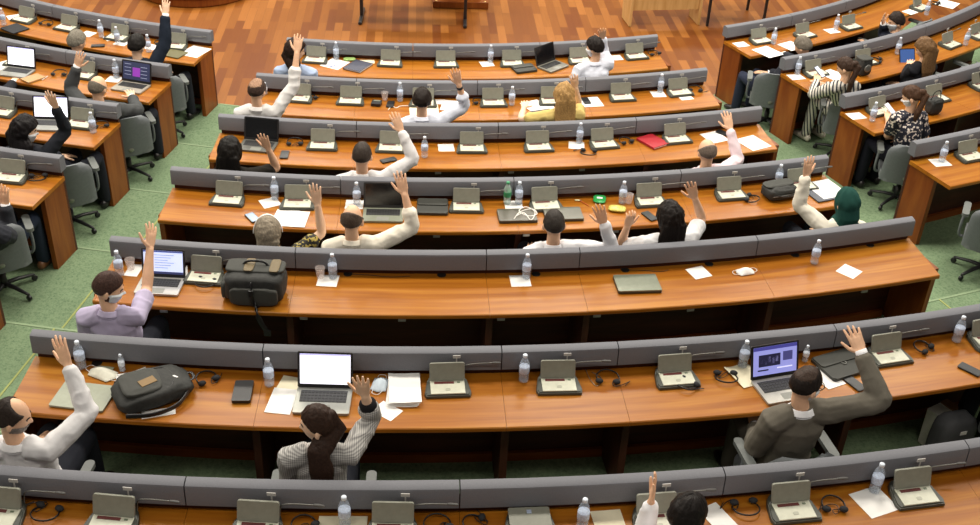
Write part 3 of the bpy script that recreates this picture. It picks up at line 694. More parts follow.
def pen(key, a, b, col, label):
    p, q = on(keyrow(key), *a, .005), on(keyrow(key), *b, .005); r = empty('pen', p); d = q - p
    obj('barrel', tube(bmesh.new(), [(0, 0, 0), d * .8, d * .95, d], [.0045, .0045, .004, .0015], 8), mat('pen_' + col, col, .4), r, True); obj('pen_clip', tube(bmesh.new(), [d * .02 + Vector((0, 0, .0065)), d * .25 + Vector((0, 0, .0065))], .0014, 5), METAL, r); tag(r, label, 'pen')
pen('C1', (330, 67), (336, 65), '3a62b8', 'blue pen on loose white papers, farthest centre desk'); pen('L2', (42, 80), (48, 76), 'e8e6e0', 'white pen lying on the second farthest left desk'); pen('C4', (579, 200), (589, 206), 'c0602c', 'orange pencil beside the green packet on the middle centre desk')
def pouch(w, d, h, m, seed, name):
    bm = bmesh.new(); ell(bm, (0, 0, h / 2), (w / 2, d / 2, h / 2), u=18, v=12)
    for v in bm.verts:
        q = Vector((v.co.x / w * 2, v.co.y / d * 2)); 
        v.co.x = abs(q.x) ** .55 * (1 if q.x > 0 else -1) * w / 2; v.co.y = abs(q.y) ** .6 * (1 if q.y > 0 else -1) * d / 2
        v.co.z = max(.001, v.co.z + .012 * h / .1 * noise.noise(v.co * 12 + Vector((seed, 0, 0))))
    return bm
GRN = mat('packet_green', '2c9c4e', .35, var=.25, scale=60); YEL = mat('wrapper_yellow', 'c8bf58', .35, var=.4, scale=60)
o = obj('snack_packet', pouch(.11, .14, .022, GRN, 1, ''), GRN, None, True); obj('packet_logo', B(((0, 0, .0225), (.05, .03, .001))), PAPER, o); tag(o, 'green snack packet on the middle centre desk', 'packet'); once(o, 'C4', 599.5, 200, -18)
o = obj('snack_wrapper', pouch(.15, .1, .03, YEL, 5, ''), YEL, None, True); tag(o, 'crumpled yellow-green wrapper before the person with long black hair', 'wrapper'); once(o, 'C4', 617, 210, -20)
o = obj('snack_packet', pouch(.14, .09, .022, GRN, 3, ''), mat('packet_pale', '8fae62', .5, var=.3), None, True); tag(o, 'pale green packet behind the dark blue-grey book', 'packet'); once(o, 'C1', 350, 58.5, 10)
o = obj('paper_scrap', pouch(.05, .022, .008, YEL, 3, ''), mat('scrap', 'd6cfa8', .6), None, True); tag(o, 'small pale scrap left of the orange pencil', 'scrap'); once(o, 'C4', 577, 199.5, -10)
def mk_cup():
    r = empty('plastic_cup', Z0); obj('cup_wall', lathe([(.026, .001), (.036, .085), (.0375, .087), (.035, .0865), (.0245, .003)], 18), CLEARP, r, True); return r
for k, x, y, l in (('C4', 628.5, 203, 'clear plastic cup right of the bottle on the middle centre desk'), ('C5', 131, 269, 'clear plastic cup beside the bottle at the left of the bare desk'), ('C5', 321, 275, 'clear plastic cup left of the bottle on white paper'), ('C2', 385, 99, 'clear plastic cup left of the bottle, second farthest centre desk')):
    o = mk_cup(); once(o, k, x, y, 0, 0, l, 'cup', 'plastic cups')
def mask_thing(m, w=.15, d=.09):
    r = empty('face_mask', Z0); bm = solid_grid(lambda u, v: Vector(((u - .5) * w * (1 - .25 * abs(v - .5) * 2), (v - .5) * d, .004 + .035 * sin(pi * u) * sin(pi * v))), 10, 8, .002); obj('mask_cloth', bm, m, r, True)
    for s in (-1, 1): obj('ear_loop', tube(bmesh.new(), spline([(s * w * .4, .03, .005), (s * w * .62, .028, .004), (s * w * .66, -.01, .004), (s * w * .4, -.03, .005)], 5), .0022, 5), PAPER, r, True)
    return r
once(mask_thing(mat('mask_white', 'f0eeea', .8)), 'C5', 745, 272, 6, 0, 'white face mask lying on the third nearest centre desk', 'face mask')
once(mask_thing(mat('mask_blue', 'cfdde8', .8), .15, .1), 'C6', 380, 385, 78, 0, 'pale blue face mask beside crumpled cream sheets', 'face mask')
once(mask_thing(mat('mask_ivory', 'e4e2d2', .8), .2, .11), 'C6', 103, 374, -22, 0, 'ivory face mask between bottle and black backpack', 'face mask')
o = obj('business_card', B(((0, 0, .002), (.085, .055, .003))), mat('card_sage', 'aeb297', .6), None); tag(o, 'sage printed card behind the ivory face mask', 'card'); once(o, 'C6', 110, 363, -4)

# the big black bag on the third nearest desk
def strap(pts, r, m, root, name='strap'): return obj(name, tube(bmesh.new(), spline(pts, 6), (r, r * .3), 6, axis=(0, 0, 1)), m, root, True)
BAG = mat('bag_black', '2c2d2b', .75, var=.2, bump=.25); BAGG = mat('bag_grey', '3e3f3b', .8); TRIM = mat('bag_trim', '6a5c40', .6)
def super_box(w, d, h, e=.35, u=28, v=18, seed=0, amp=.01):
    bm = bmesh.new(); ell(bm, (0, 0, 0), (1, 1, 1), u=u, v=v); f = lambda t: abs(t) ** e * (1 if t > 0 else -1)
    for x in bm.verts:
        c = x.co.copy(); x.co = Vector((f(c.x) * w / 2, f(c.y) * d / 2, h / 2 + f(c.z) * h / 2)); x.co += c.normalized() * amp * noise.noise(c * 3 + Vector((seed, 0, 0)))
        x.co.z = max(.001, x.co.z)
    return bm
r = empty('shoulder_bag', Z0)
obj('bag_body', super_box(.42, .27, .22, .4, seed=3), BAG, r, True)
o = obj('front_pocket', super_box(.34, .05, .14, .4, seed=5, amp=.005), BAGG, r, True); o.location = (.01, -.135, .01)
o = obj('top_flap', super_box(.42, .17, .03, .4, seed=4, amp=.004), BAGG, r, True); o.location = (0, .04, .205)
for x in (-.04, .14): o = obj('leather_trim', super_box(.07, .165, .012, .4, amp=.002), TRIM, r, True); o.location = (x, .03, .2315)
o = obj('side_pocket', super_box(.04, .18, .13, .4, amp=.004), BAGG, r, True); o.location = (-.215, 0, .01)
strap([(.0, -.14, .2), (.0, -.165, .12), (.01, -.165, .03), (.05, -.155, .012)], .014, BLACK, r)
obj('buckle', B(((0, -.175, .13), (.035, .012, .05)), bev=.003), BLACK, r)
for s in (-1, 1): o = obj('carry_handle', tube(bmesh.new(), spline([(s * .09, .04, .226), (s * .06, .04, .258), (0, .04, .266), (-s * .06, .04, .258), (-s * .09, .04, .226)], 4), (.01, .006), 6), BLACK, r, True) if s > 0 else None
once(r, 'C5', 257, 295, 0, 0, 'big black padded shoulder bag standing on the third nearest centre desk', 'bag')
yo = -(RP[5] + DEP - rr(r.location)); strap([(.02, -.15, .05), (.03, -.19, .012), (.035, yo + .02, .012), (.045, yo - .022, -.01), (.07, yo - .024, -.09), (.10, yo - .022, -.15)], .02, BLACK, r, 'loose_strap'); obj('strap_buckle', B(((.105, yo - .022, -.17), (.05, .014, .05)), bev=.004), BLACK, r)
# black backpack lying on the second nearest desk
r = empty('backpack', Z0)
bm = super_box(.32, .47, .125, .5, seed=9, amp=.02)
for v in bm.verts: v.co.x *= 1 - .22 * max(0, v.co.y / .23) ; v.co.z *= 1 - .25 * abs(v.co.y / .23) ** 2
obj('pack_body', bm, BAG, r, True)
bm = super_box(.24, .24, .04, .5, seed=2, amp=.008); o = obj('front_pocket', bm, BAGG, r, True); o.location = (0, -.07, .098)
o = obj('leather_patch', B(((0, 0, 0), (.065, .1, .004)), bev=.001), mat('patch_tan', '80653a', .6), r); o.location = (.03, -.03, .141); o.rotation_euler = (0, 0, .25)
o = obj('logo_tag', B(((0, 0, 0), (.035, .014, .003))), PAPER, r); o.location = (.02, .14, .115); o.rotation_euler = (-.3, 0, .6)
for s in (-1, 1): strap([(s * .10, .2, .05), (s * .19, .1, .03), (s * .205, -.05, .02), (s * .17, -.2, .03)], .018, BLACK, r, 'shoulder_strap')
obj('top_loop', tube(bmesh.new(), spline([(-.04, .2, .07), (-.03, .245, .075), (.03, .245, .075), (.04, .2, .07)], 5), (.01, .004), 6), BLACK, r, True)
obj('zip_line', tube(bmesh.new(), spline([(-.12, .02, .112), (-.09, .1, .116), (0, .13, .112), (.09, .1, .116), (.12, .02, .112)], 5), .0035, 5), BLACK, r, True)
once(r, 'C6', 154, 395, -60, 0, 'black backpack with tan patch lying on the second nearest centre desk', 'backpack')
# black hand bag, middle centre desk
r = empty('hand_bag', Z0); obj('bag_body', super_box(.3, .2, .11, .5, seed=6, amp=.015), BAG, r, True); o = obj('flap', super_box(.29, .12, .02, .5, amp=.004), BAGG, r, True); o.location = (0, .03, .1)
strap([(-.13, -.05, .08), (-.05, -.12, .06), (.08, -.11, .05), (.14, -.02, .06)], .008, BLACK, r); obj('zip_line', tube(bmesh.new(), [(-.13, -.1, .06), (0, -.107, .062), (.13, -.1, .06)], .003, 5), METAL, r)
once(r, 'C4', 778, 196, 6, 0, 'small black hand bag in front of a bottle, middle centre desk', 'bag')
r = empty('camera_bag', Z0); obj('bag_body', super_box(.16, .15, .2, .4, seed=8), BAG, r, True); o = obj('top_flap', super_box(.16, .15, .03, .4, amp=.003), BAGG, r, True); o.location.z = .18; obj('front_ring', lathe([(.045, 0), (.045, .01), (.032, .012)], 18), METAL, r, True).matrix_local = Matrix.Translation((0, -.078, .1)) @ Matrix.Rotation(rad(90), 4, 'X')
once(r, 'R2', 861, 74, -6, 0, 'black boxy case before the lid on the second farthest right desk', 'case')
r = empty('hand_bag', Z0); obj('bag_body', super_box(.18, .12, .17, .5, seed=11, amp=.012), BAG, r, True); strap([(-.07, 0, .16), (-.04, 0, .24), (.04, 0, .24), (.07, 0, .16)], .007, BLACK, r)
once(r, 'R3', 932, 113, 0, 0, 'black bag behind the person in floral dress', 'bag')
r = empty('tablet', Z0); obj('tablet_body', rbox(.2, .27, .009, .012), BLACK, r); o = obj('tablet_screen', rbox(.18, .245, .001, .006), mat('tablet_glow', 'a8d4ee', .2, emit=.9, var=0), r); o.location.z = .009
once(r, 'R3', 984, 93, 0, .01, 'tablet with pale blue screen at the right edge, third farthest right desk', 'tablet'); r.rotation_euler.x = rad(60); r.location.z += .115
# ------------------------------------------------------------------ people
SKIN = {'a': mat('skin_fair', 'f0c8a8', .55, var=.04), 'b': mat('skin_tan', 'e8b996', .55, var=.04), 'c': mat('skin_brown', 'd6a47e', .55, var=.04)}
LIPS = mat('lips', 'a8675a', .5); EYEW = mat('eye_white', 'e8e6e0', .3); EYED = mat('eye_dark', '2a1d16', .2); BROW = mat('brow', '2c2019', .8)
def hairm(c): return mat('hair_' + c, c, .5, var=.3, scale=90, bump=.3, spec=.18)
def cloth(c): return mat('cloth_' + c, c, .9, var=.06, scale=14, bump=.35, spec=.15)
def sstep(a, b, x):
    t = max(0, min(1, (x - a) / (b - a))); return t * t * (3 - 2 * t)
def head_r(d):
    """skull and face: radius in direction d (x forward, y left, z up), metres"""
    x, y, z = d
    w = .076; dp = .097 if x < 0 else .092; h = .118 if z > 0 else .116
    if z < 0:
        w *= 1 - .30 * (-z) ** 1.6; 
        if x < 0: dp *= 1 - .42 * (-z) ** 1.1
        else: dp *= 1 - .05 * (-z)
    r = 1 / sqrt((x / dp) ** 2 + (y / w) ** 2 + (z / h) ** 2)
    az = atan2(y, x)
    g = lambda a, b, sa, sb: math.exp(-((az - a) / sa) ** 2 - ((z - b) / sb) ** 2) if x > 0 else 0
    r += .024 * g(0, -.20, .13, .12) + .012 * g(0, -.06, .11, .16)          # nose
    r += .006 * g(0, .22, .6, .10) - .007 * g(.38, .08, .17, .09) - .007 * g(-.38, .08, .17, .09)   # brow, sockets
    r += .006 * g(0, -.52, .26, .07) + .008 * g(0, -.80, .35, .14)           # lips, chin
    r += .004 * g(.55, -.18, .25, .2) + .004 * g(-.55, -.18, .25, .2)
    return r
def sph(bm, fn, Mx, nu=40, nv=28):
    top = bm.verts.new(Mx @ (Vector((0, 0, 1)) * fn((0, 0, 1)))); bot = bm.verts.new(Mx @ (Vector((0, 0, -1)) * fn((0, 0, -1)))); R = []
    for j in range(1, nv):
        p = pi * j / nv; ring = []
        for k in range(nu):
            a = 2 * pi * k / nu; d = (sin(p) * cos(a), sin(p) * sin(a), cos(p)); ring.append(bm.verts.new(Mx @ (Vector(d) * fn(d))))
        R.append(ring)
    for k in range(nu):
        bm.faces.new((top, R[0][k], R[0][(k + 1) % nu])); bm.faces.new((bot, R[-1][(k + 1) % nu], R[-1][k]))
        for j in range(nv - 2): bm.faces.new((R[j][k], R[j + 1][k], R[j + 1][(k + 1) % nu], R[j][(k + 1) % nu]))
RT = [.28]
def hairline(d):
    az = abs(degrees(atan2(d[1], d[0])))
    P = ((0, .56), (35, .50), (62, .30), (78, -.02), (92, -.10), (100, -.05), (118, -.34), (150, -.46), (180, -.50))
    for (a, b), (c, e) in zip(P, P[1:]):
        if az <= c: return b + (e - b) * (az - a) / (c - a)
    return -.5
def hair_fn(style, seed):
    th = {'short': .017, 'buzz': .008, 'ring': .010, 'thin': .010, 'medium': .028, 'long': .034, 'pony': .012, 'hijab': .024, 'verylong': .014}[style]
    def fn(d):
        m = sstep(-.06, .08, d[2] - hairline(d))
        x, y, z = d
        if style == 'ring':       # bald crown and forehead
            top = x * .45 + z * .89; m *= 1 - sstep(RT[0], RT[0] + .22, top)
        if style == 'thin':       # thinning crown patch
            top = -x * .35 + z * .93; m *= 1 - .45 * sstep(.80, .97, top)
        if style == 'hijab': pass
        if style in ('long', 'medium'):
            az = abs(degrees(atan2(y, x))); m = max(m, sstep(68, 84, az) * sstep(-.95, -.7, z))
        if style == 'hijab':
            f = ((y / .62) ** 2 + ((z + .02) / .74) ** 2) if x > 0 else 9; m = sstep(.75, 1.05, f)
        n = noise.noise(Vector(d) * 4 + Vector((seed * 3.1, 0, 0))) * .25 + noise.noise(Vector((atan2(y, x) * 9, z * 2, seed))) * (.3 if style != 'verylong' else .12)
        if style == 'hijab': n = .5 * noise.noise(Vector((atan2(y, x) * 2.5, z * 1.5, seed)))
        zz = 1 + .25 * max(0, z)
        return head_r(d) + m * th * zz * (1 + n) - (1 - m) * .012
    return fn
def mask_fn(d):
    x, y, z = d
    m = sstep(.0, .3, x) * sstep(.05, -.12, z) * sstep(-1.0, -.8, z) if x > 0 else 0
    nz = .014 * math.exp(-(atan2(y, x) / .2) ** 2 - ((z + .2) / .16) ** 2) if x > 0 else 0
    return head_r(d) + m * (.013 - nz) - (1 - m) * .02

def solve(anchor, L, px, py, far=True, mx=1.12):
    d = ray(px, py).normalized(); o = CAM; w = anchor - o; t = w.dot(d); h2 = (w - d * t).length_squared
    if h2 < L * L:
        s = sqrt(L * L - h2); return o + d * (t + s if far else t - s)
    p = o + d * t; v = p - anchor
    return anchor + v * min(1, mx * L / v.length)
def hand(bm, W, d, nrm, side, s=1.0, spread=1.0, curl=.25):
    """palm, four fingers of unequal length, thumb leaving the palm's edge; side=+1 puts the thumb on d x nrm"""
    d = d.normalized(); nrm = (nrm - d * nrm.dot(d)).normalized(); t = d.cross(nrm).normalized() * side
    tube(bm, [W - d * .02, W + d * .01, W + d * .04 * s, W + d * .075 * s, W + d * .092 * s], [(.026, .019), (.030, .017), (.038 * s, .0145), (.041 * s, .013), (.039 * s, .011)], 10, axis=t)
    for k, (off, ln, sp) in enumerate(((.030, .070, .16), (.010, .078, .04), (-.0105, .073, -.07), (-.030, .058, -.20))):
        b = W + d * (.088 - .004 * abs(k - 1)) * s + t * off * s; dr = (d + t * sp * spread).normalized(); p = [b - dr * .012, b]; c = 0; q = b
        for f, r_ in ((.45, 0), (.32, .8), (.23, .6)):
            c += curl * r_; q = q + (dr * cos(c) + nrm * sin(c)) * ln * f * s; p.append(q.copy())
        tube(bm, p, [.0092 * s, .0094 * s, .0088 * s, .0080 * s, .0068 * s], 7)
    b = W + d * .022 * s + t * .024 * s; dr = (d * .62 + t * .72 + nrm * .25).normalized(); d2 = (d * .85 + t * .42 + nrm * .2).normalized()
    tube(bm, [b - dr * .012, b, b + dr * .036 * s, b + dr * .036 * s + d2 * .032 * s, b + dr * .036 * s + d2 * .055 * s], [.013 * s, .0135 * s, .0108 * s, .0095 * s, .0075 * s], 7)

HS = 1.10
def person(sp):
    key = sp['d']; i = keyrow(key); zf = ZF(i); g = sp.get
    # head centre: on the ray through the head, high enough to sit at a believable distance behind the desk
    px, py = sp['head']; h = g('h', .40); rmax = g('rmax', 1.06)
    H = on(i, px, py, h)
    while rr(H) > RP[i] + rmax and h > .12: h -= .01; H = on(i, px, py, h)
    while rr(H) < RP[i] + g('rmin', .45) and h < .62: h += .01; H = on(i, px, py, h)
    a = ang(H) + g('da', 0); seed = px * .37
    fw = Vector((-sin(rad(a)), cos(rad(a)), 0)); by = rad(g('yaw', 0)); fw = Matrix.Rotation(by, 3, 'Z') @ fw
    lf = Vector((-fw.y, fw.x, 0)); up = Vector((0, 0, 1))
    sc = g('s', 1.0)
    pr = min(max(rr(H) - RP[i] - g('lean', .06), .78), .93); P = pol(RP[i] + pr, a, zf + .50) - lf * g('dl', 0)
    # head frame
    hy, hp, hr = rad(g('hy', 0)), rad(g('hp', 12)), rad(g('hr', 0))
    hm = Matrix((fw, lf, up)).transposed() @ Matrix.Rotation(hy, 3, 'Z') @ Matrix.Rotation(hp, 3, 'Y') @ Matrix.Rotation(-hr, 3, 'X')
    hf = hm @ Vector((1, 0, 0))
    HM = Matrix.Translation(H) @ hm.to_4x4() @ Matrix.Scale(sc, 4)
    NB = H - up * .185 * sc - fw * .015 + lf * g('nl', 0)                # base of the neck
    if g('pp'):
        p0 = hit(*sp['pp'], zf + .50); P = pol(min(max(rr(p0), RP[i] + .80), RP[i] + .98), ang(p0), zf + .50)
    if NB.z - P.z < .34: P.z = max(zf + .46, NB.z - .42)
    sw = g('sw', .175) * sc
    S = {}
    for s in (1, -1): S[s] = NB + lf * s * sw - up * (.055 - (.035 if s in [x[0] for x in g('arms', [])] else 0)) - fw * .01
    root = empty('person', Vector((P.x, P.y, zf + .0012))); O = root.location.copy()
    def rel(p): return p - O
    def fin(name, me, m, parent=root): 
        o = link(name, me, m, parent); return o
    vx = g('vx', .009 if i < 4 else .0075); 
    # ---- arms
    arms = {}
    for A in g('arms', []):
        s, el, tip = A[0], A[1], A[2]; k = A[3] if len(A) > 3 else {}
        E = solve(S[s], .285 * sc, *el, far=k.get('ef', True)); L2 = .255 + .183 * HS; Tp = solve(E, L2 * sc, *tip, far=k.get('tf', False), mx=1.2); d = (Tp - E).normalized()
        W = E + (Tp - E) - d * .178 * HS * k.get('hs', 1.0) * sc; arms[s] = (E, W, d, k, True)
    for s in (1, -1):
        if s in arms: continue
        mode = g('rest', 'lap')
        if mode == 'desk':
            T = pol(RP[i] + .50, ang(S[s]), ZD[i] + .035) - lf * s * .05; E = (S[s] + T) / 2 + lf * s * .12 - up * .10 
        else:
            T = P + fw * .26 + lf * s * .09 + up * .11; E = S[s] - up * .27 + lf * s * .07 - fw * .02
        v = T - S[s]; L = v.length
        if L > .60: T = S[s] + v * (.60 / L)
        v = T - S[s]; L = v.length; a1, b1 = .285 * sc, .30 * sc; x = max(.02, min(a1, (a1 * a1 - b1 * b1 + L * L) / (2 * L))); hh = sqrt(max(.0004, a1 * a1 - x * x))
        pole = (E - S[s]); pole -= v.normalized() * pole.dot(v.normalized()); pole.normalize(); E = S[s] + v.normalized() * x + pole * hh
        d = (T - E).normalized(); W = E + d * .245 * sc; arms[s] = (E, W, d, {'n': Vector((0, 0, -1)), 'curl': .25, 'spread': .5}, False)
    # ---- one continuous body
    bm = bmesh.new(); R = lambda x: x
    sph(bm, head_r, Matrix.Translation(rel(H)) @ hm.to_4x4() @ Matrix.Scale(sc, 4))
    for s in (1, -1):
        vs = ell(bm, (0, 0, 0), (.017, .010, .032), M=None, u=8, v=6)
        bmesh.ops.transform(bm, matrix=Matrix.Translation(rel(H)) @ hm.to_4x4() @ Matrix.Translation((-.006, s * .084, -.012)) @ Matrix.Rotation(s * .5, 4, 'Z'), verts=vs)
    q = lambda t: rel(P + (NB - P) * t)
    tube(bm, [rel(H - up * .045 * sc - hf * .022), rel(H - up * .11 * sc - hf * .018 - fw * .004), rel(NB + up * .02), q(.93)], [.05 * sc, .052 * sc, .054 * sc, .056 * sc], 12)
    q = lambda t: rel(P + (NB - P) * t); bw = .92 if g('f') else 1.0
    tor = [(-.08, .135, .10), (.08, .15, .105), (.32, .128 * bw, .095), (.58, .140 * bw, .096), (.8, .146 * bw, .080), (.93, .108, .066), (1.02, .07, .06)]
    tube(bm, [q(t) for t, _, _ in tor], [(w_ * sc, d_ * sc) for _, w_, d_ in tor], 14, axis=lf)
    legs = {}
    for s in (1, -1):
        hip = P + lf * s * .09 - up * .0; kn = P + fw * .40 + lf * s * (.11 + g('knee', 0)) + up * .04; fr = min(.16, max(.0, rr(kn) - RP[i] - .14)); an = Vector((kn.x, kn.y, zf + .10)) + fw * g('foot', .04)
        if 'legx' in sp: an += lf * sp['legx']
        legs[s] = (hip, kn, an)
        tube(bm, [rel(hip), rel(hip.lerp(kn, .5)), rel(kn), rel(kn.lerp(an, .45)), rel(an)], [.078, .07, .056, .05, .036], 10)
        tube(bm, [rel(an - fw * .045 - up * .045), rel(an + fw * .05 - up * .052), rel(an + fw * .14 - up * .07)], [(.032, .03), (.038, .028), (.036, .015)], 8, axis=lf)
        E, W, d, k, up_ = arms[s]
        tube(bm, [rel(NB + (S[s] - NB) * .45), rel(S[s]), rel(S[s].lerp(E, .5)), rel(E)], [.05, .052 * sc, .046 * sc, .038 * sc], 10)
        tube(bm, [rel(E), rel(E.lerp(W, .35)), rel(E.lerp(W, .75)), rel(W)], [.037 * sc, .040 * sc, .031 * sc, (.027 * sc)], 10)
    body = remesh(bm, vx, 3)
    # forearm ends and hands at a finer grain, welded into the same body mesh
    bm = bmesh.new(); bm.from_mesh(body); 
    for s in (1, -1):
        E, W, d, k, up_ = arms[s]; h2 = bmesh.new()
        n = k.get('n') or (fw * .9 + Vector((0, 0, .15))); n = Vector(n); 
        if k.get('roll'): n = Matrix.Rotation(rad(k['roll']), 3, d) @ n
        tube(h2, [rel(W - d * .10), rel(W - d * .03), rel(W + d * .01)], [.029 * sc, .028 * sc, (.027 * sc, .021 * sc)], 10, axis=d.cross(n))
        # thumb side: for a raised right hand with the palm to the front the thumb points left (towards the head)
        ts = 1 if (d.cross(n)).dot(lf) * s < 0 else -1
        hand(h2, rel(W), d, n, ts, sc * HS * k.get('hs', 1.0), k.get('spread', .8), k.get('curl', .22)); hm_ = remesh(h2, .0042 if i >= 4 else .005, 3)
        bm.from_mesh(hm_); bpy.data.meshes.remove(hm_)
    bm.to_mesh(body); bm.free()
    bo = fin('body', body, [SKIN[g('skin', 'b')], LIPS])
    HI = (Matrix.Translation(rel(H)) @ hm.to_4x4() @ Matrix.Scale(sc, 4)).inverted()
    for p_ in body.polygons:
        c = HI @ p_.center
        if c.x > .07 and abs(c.y) < .024 and -.066 < c.z < -.048: p_.material_index = 1
    HMr = Matrix.Translation(rel(H)) @ hm.to_4x4() @ Matrix.Scale(sc, 4)
    for s in (1, -1):
        dd = Vector((.90, s * .36, .085)).normalized(); bm = bmesh.new(); bmesh.ops.create_uvsphere(bm, u_segments=10, v_segments=8, radius=.0115, matrix=HMr @ Matrix.Translation(dd * (head_r(dd) - .006)))
        ctr = HMr @ (dd * (head_r(dd) - .006)); fwd_ = (hm @ Vector((1, 0, 0)))
        for f in bm.faces: f.material_index = 1 if (f.calc_center_median() - ctr).normalized().dot(fwd_) > .72 else 0
        obj('eye', bm, [EYEW, EYED], root, True)
        bm = bmesh.new(); pts = []
        for t in range(5):
            yy = s * (.20 + .09 * t); dv = Vector((.9, yy, .24 + .03 * sin(t * .8))).normalized(); pts.append(HMr @ (dv * (head_r(dv) + .0015)))
        tube(bm, pts, [.0025, .0035, .0035, .003, .002], 6); obj('eyebrow', bm, BROW if g('hair') not in ('ring',) else hairm(sp['hc']), root, True)
    # ---- hair
    RT[0] = g('rt', .28); st = g('hair', 'short'); bm = bmesh.new(); base = st
    hb = bmesh.new(); sph(hb, hair_fn(base, seed), HMr, 72, 44)
    hmesh = bpy.data.meshes.new('hair'); 
    if st in ('verylong', 'long', 'pony', 'hijab', 'medium'):
        b_ = lambda x, y, z: rel(H + (hm @ Vector((x, y, z))) * sc); D = lambda x, y, z: rel(NB + fw * x + lf * y + up * z)
        if st == 'verylong': 
            sd = g('hside', 0)
            tube(hb, [b_(-.045, 0, .06), b_(-.088, 0, -.02), D(-.088, sd * .3, .06), D(-.112, sd * .8, -.05), D(-.115, sd, -.17), D(-.105, sd, -.27)], [(.066, .04), (.074, .042), (.068, .032), (.072, .028), (.055, .022), (.028, .012)], 12, axis=lf)
        if st == 'long':
            tube(hb, [b_(-.03, 0, .04), b_(-.075, 0, -.03), D(-.075, 0, .06), D(-.098, 0, -.04), D(-.100, 0, -.13)], [(.085, .055), (.102, .055), (.112, .042), (.108, .034), (.07, .016)], 14, axis=lf)
        if st == 'medium':
            tube(hb, [b_(-.03, 0, .02), b_(-.06, 0, -.05), D(-.065, 0, .06), D(-.085, 0, .0)], [(.078, .05), (.088, .048), (.082, .034), (.06, .02)], 14, axis=lf)
        if st == 'pony':
            ell(hb, b_(-.115, 0, .03), (.035, .035, .035)); pl = g('pl', 1.0)
            tube(hb, [b_(-.11, 0, .03), b_(-.145, 0, -.01), D(-.10, 0, .05), D(-.10, 0, .05 - .13 * pl), D(-.10, 0, .05 - .2 * pl)], [.026, .032, .030, .024, .012], 10)
        if st == 'hijab':
            tube(hb, [b_(-.01, 0, -.01), b_(-.02, 0, -.10), D(-.005, 0, .04), D(-.012, 0, -.03), D(-.02, 0, -.09)], [(.092, .095), (.096, .098), (.105, .102), (.165, .128), (.20, .14)], 16, axis=lf)
        bm_ = remesh(hb, .007, 2); 
        if st != 'hijab':
            for v in bm_.vertices: v.co += v.normal * .0045 * noise.noise(Vector((v.co.dot(lf) * 60, v.co.dot(fw) * 60, v.co.z * 6)))
        hmesh = bm_
    else:
        hb.to_mesh(hmesh); hb.free()
    ho = fin('headscarf' if st == 'hijab' else 'hair', hmesh, cloth(sp['hc']) if st == 'hijab' else [hairm(sp['hc']), hairm(g('hc2', '6a5140'))])
    if st == 'thin':
        for p_ in hmesh.polygons:
            c = (HI @ p_.center).normalized()
            if -c.x * .45 + c.z * .89 > .80 + .05 * noise.noise(c * 14): p_.material_index = 1
    if g('beard'):
        def bf(d):
            x, y, z = d; az = abs(degrees(atan2(y, x))); m = sstep(-.22, -.38, z) * sstep(108, 92, az); m *= 1 - math.exp(-((az) / 16) ** 2 - ((z + .52) / .05) ** 2)
            return head_r(d) + m * .007 * (1 + .5 * noise.noise(Vector(d) * 14)) - (1 - m) * .01
        hb = bmesh.new(); sph(hb, bf, HMr, 56, 40); obj('beard', hb, hairm(sp['beard']), root, True)
    if g('mask'):
        hb = bmesh.new(); sph(hb, mask_fn, HMr, 48, 36); obj('face_mask', hb, mat('worn_mask_' + sp['mask'], sp['mask'], .8), root, True)
        for s in (1, -1):
            pts = [HMr @ (Vector(v).normalized() * (head_r(Vector(v).normalized()) + .006)) for v in ((.35, s * .8, -.3), (.0, s, -.12), (-.12, s, .0), (.0, s, .06))]
            obj('mask_strap', tube(bmesh.new(), spline(pts, 3), .0022, 5), PAPER, root, True)
    if g('glasses'):
        bm = bmesh.new(); 
        for s in (1, -1):
            c = Vector((.102, s * .034, .012)); tube(bm, [HMr @ (c + Vector((0, .026 * cos(t), .02 * sin(t)))) for t in [x * pi / 7 for x in range(15)]], .0028, 5)
            tube(bm, [HMr @ Vector((.10, s * .06, .014)), HMr @ Vector((.06, s * .081, .016)), HMr @ Vector((-.01, s * .084, .010))], .0028, 5)
        tube(bm, [HMr @ Vector((.103, .01, .016)), HMr @ Vector((.103, -.01, .016))], .0026, 5); obj('glasses', bm, BLACK, root, True)
    if g('band'):
        bm = bmesh.new(); pts = []
        for t in range(-9, 10): dv = Vector((.02, sin(t * .17), cos(t * .17))).normalized(); pts.append(HMr @ (dv * (head_r(dv) + .038)))
        tube(bm, pts, (.012, .004), 6, axis=hm @ Vector((1, 0, 0))); obj('headband', bm, PAPER, root, True)
    # ---- clothes
    top = sp['top']; tm = top if not isinstance(top, str) else cloth(top); jk = g('jacket', 0); ex = .014 + (.010 if jk else 0)
    bm = bmesh.new(); 
    tor2 = [(-.14, .15, .115), (.02, .165, .12), (.32, .148 * bw, .115), (.58, .166 * bw, .122), (.8, .176 * bw, .114), (.92, .14, .084), (.985, .092, .075)]
    tube(bm, [q(t) for t, _, _ in tor2], [((w_ + (.012 if jk else .002)) * sc, (d_ + (.01 if jk else .002)) * sc) for _, w_, d_ in tor2], 16, axis=lf)
    slv = g('sleeve', 'long')
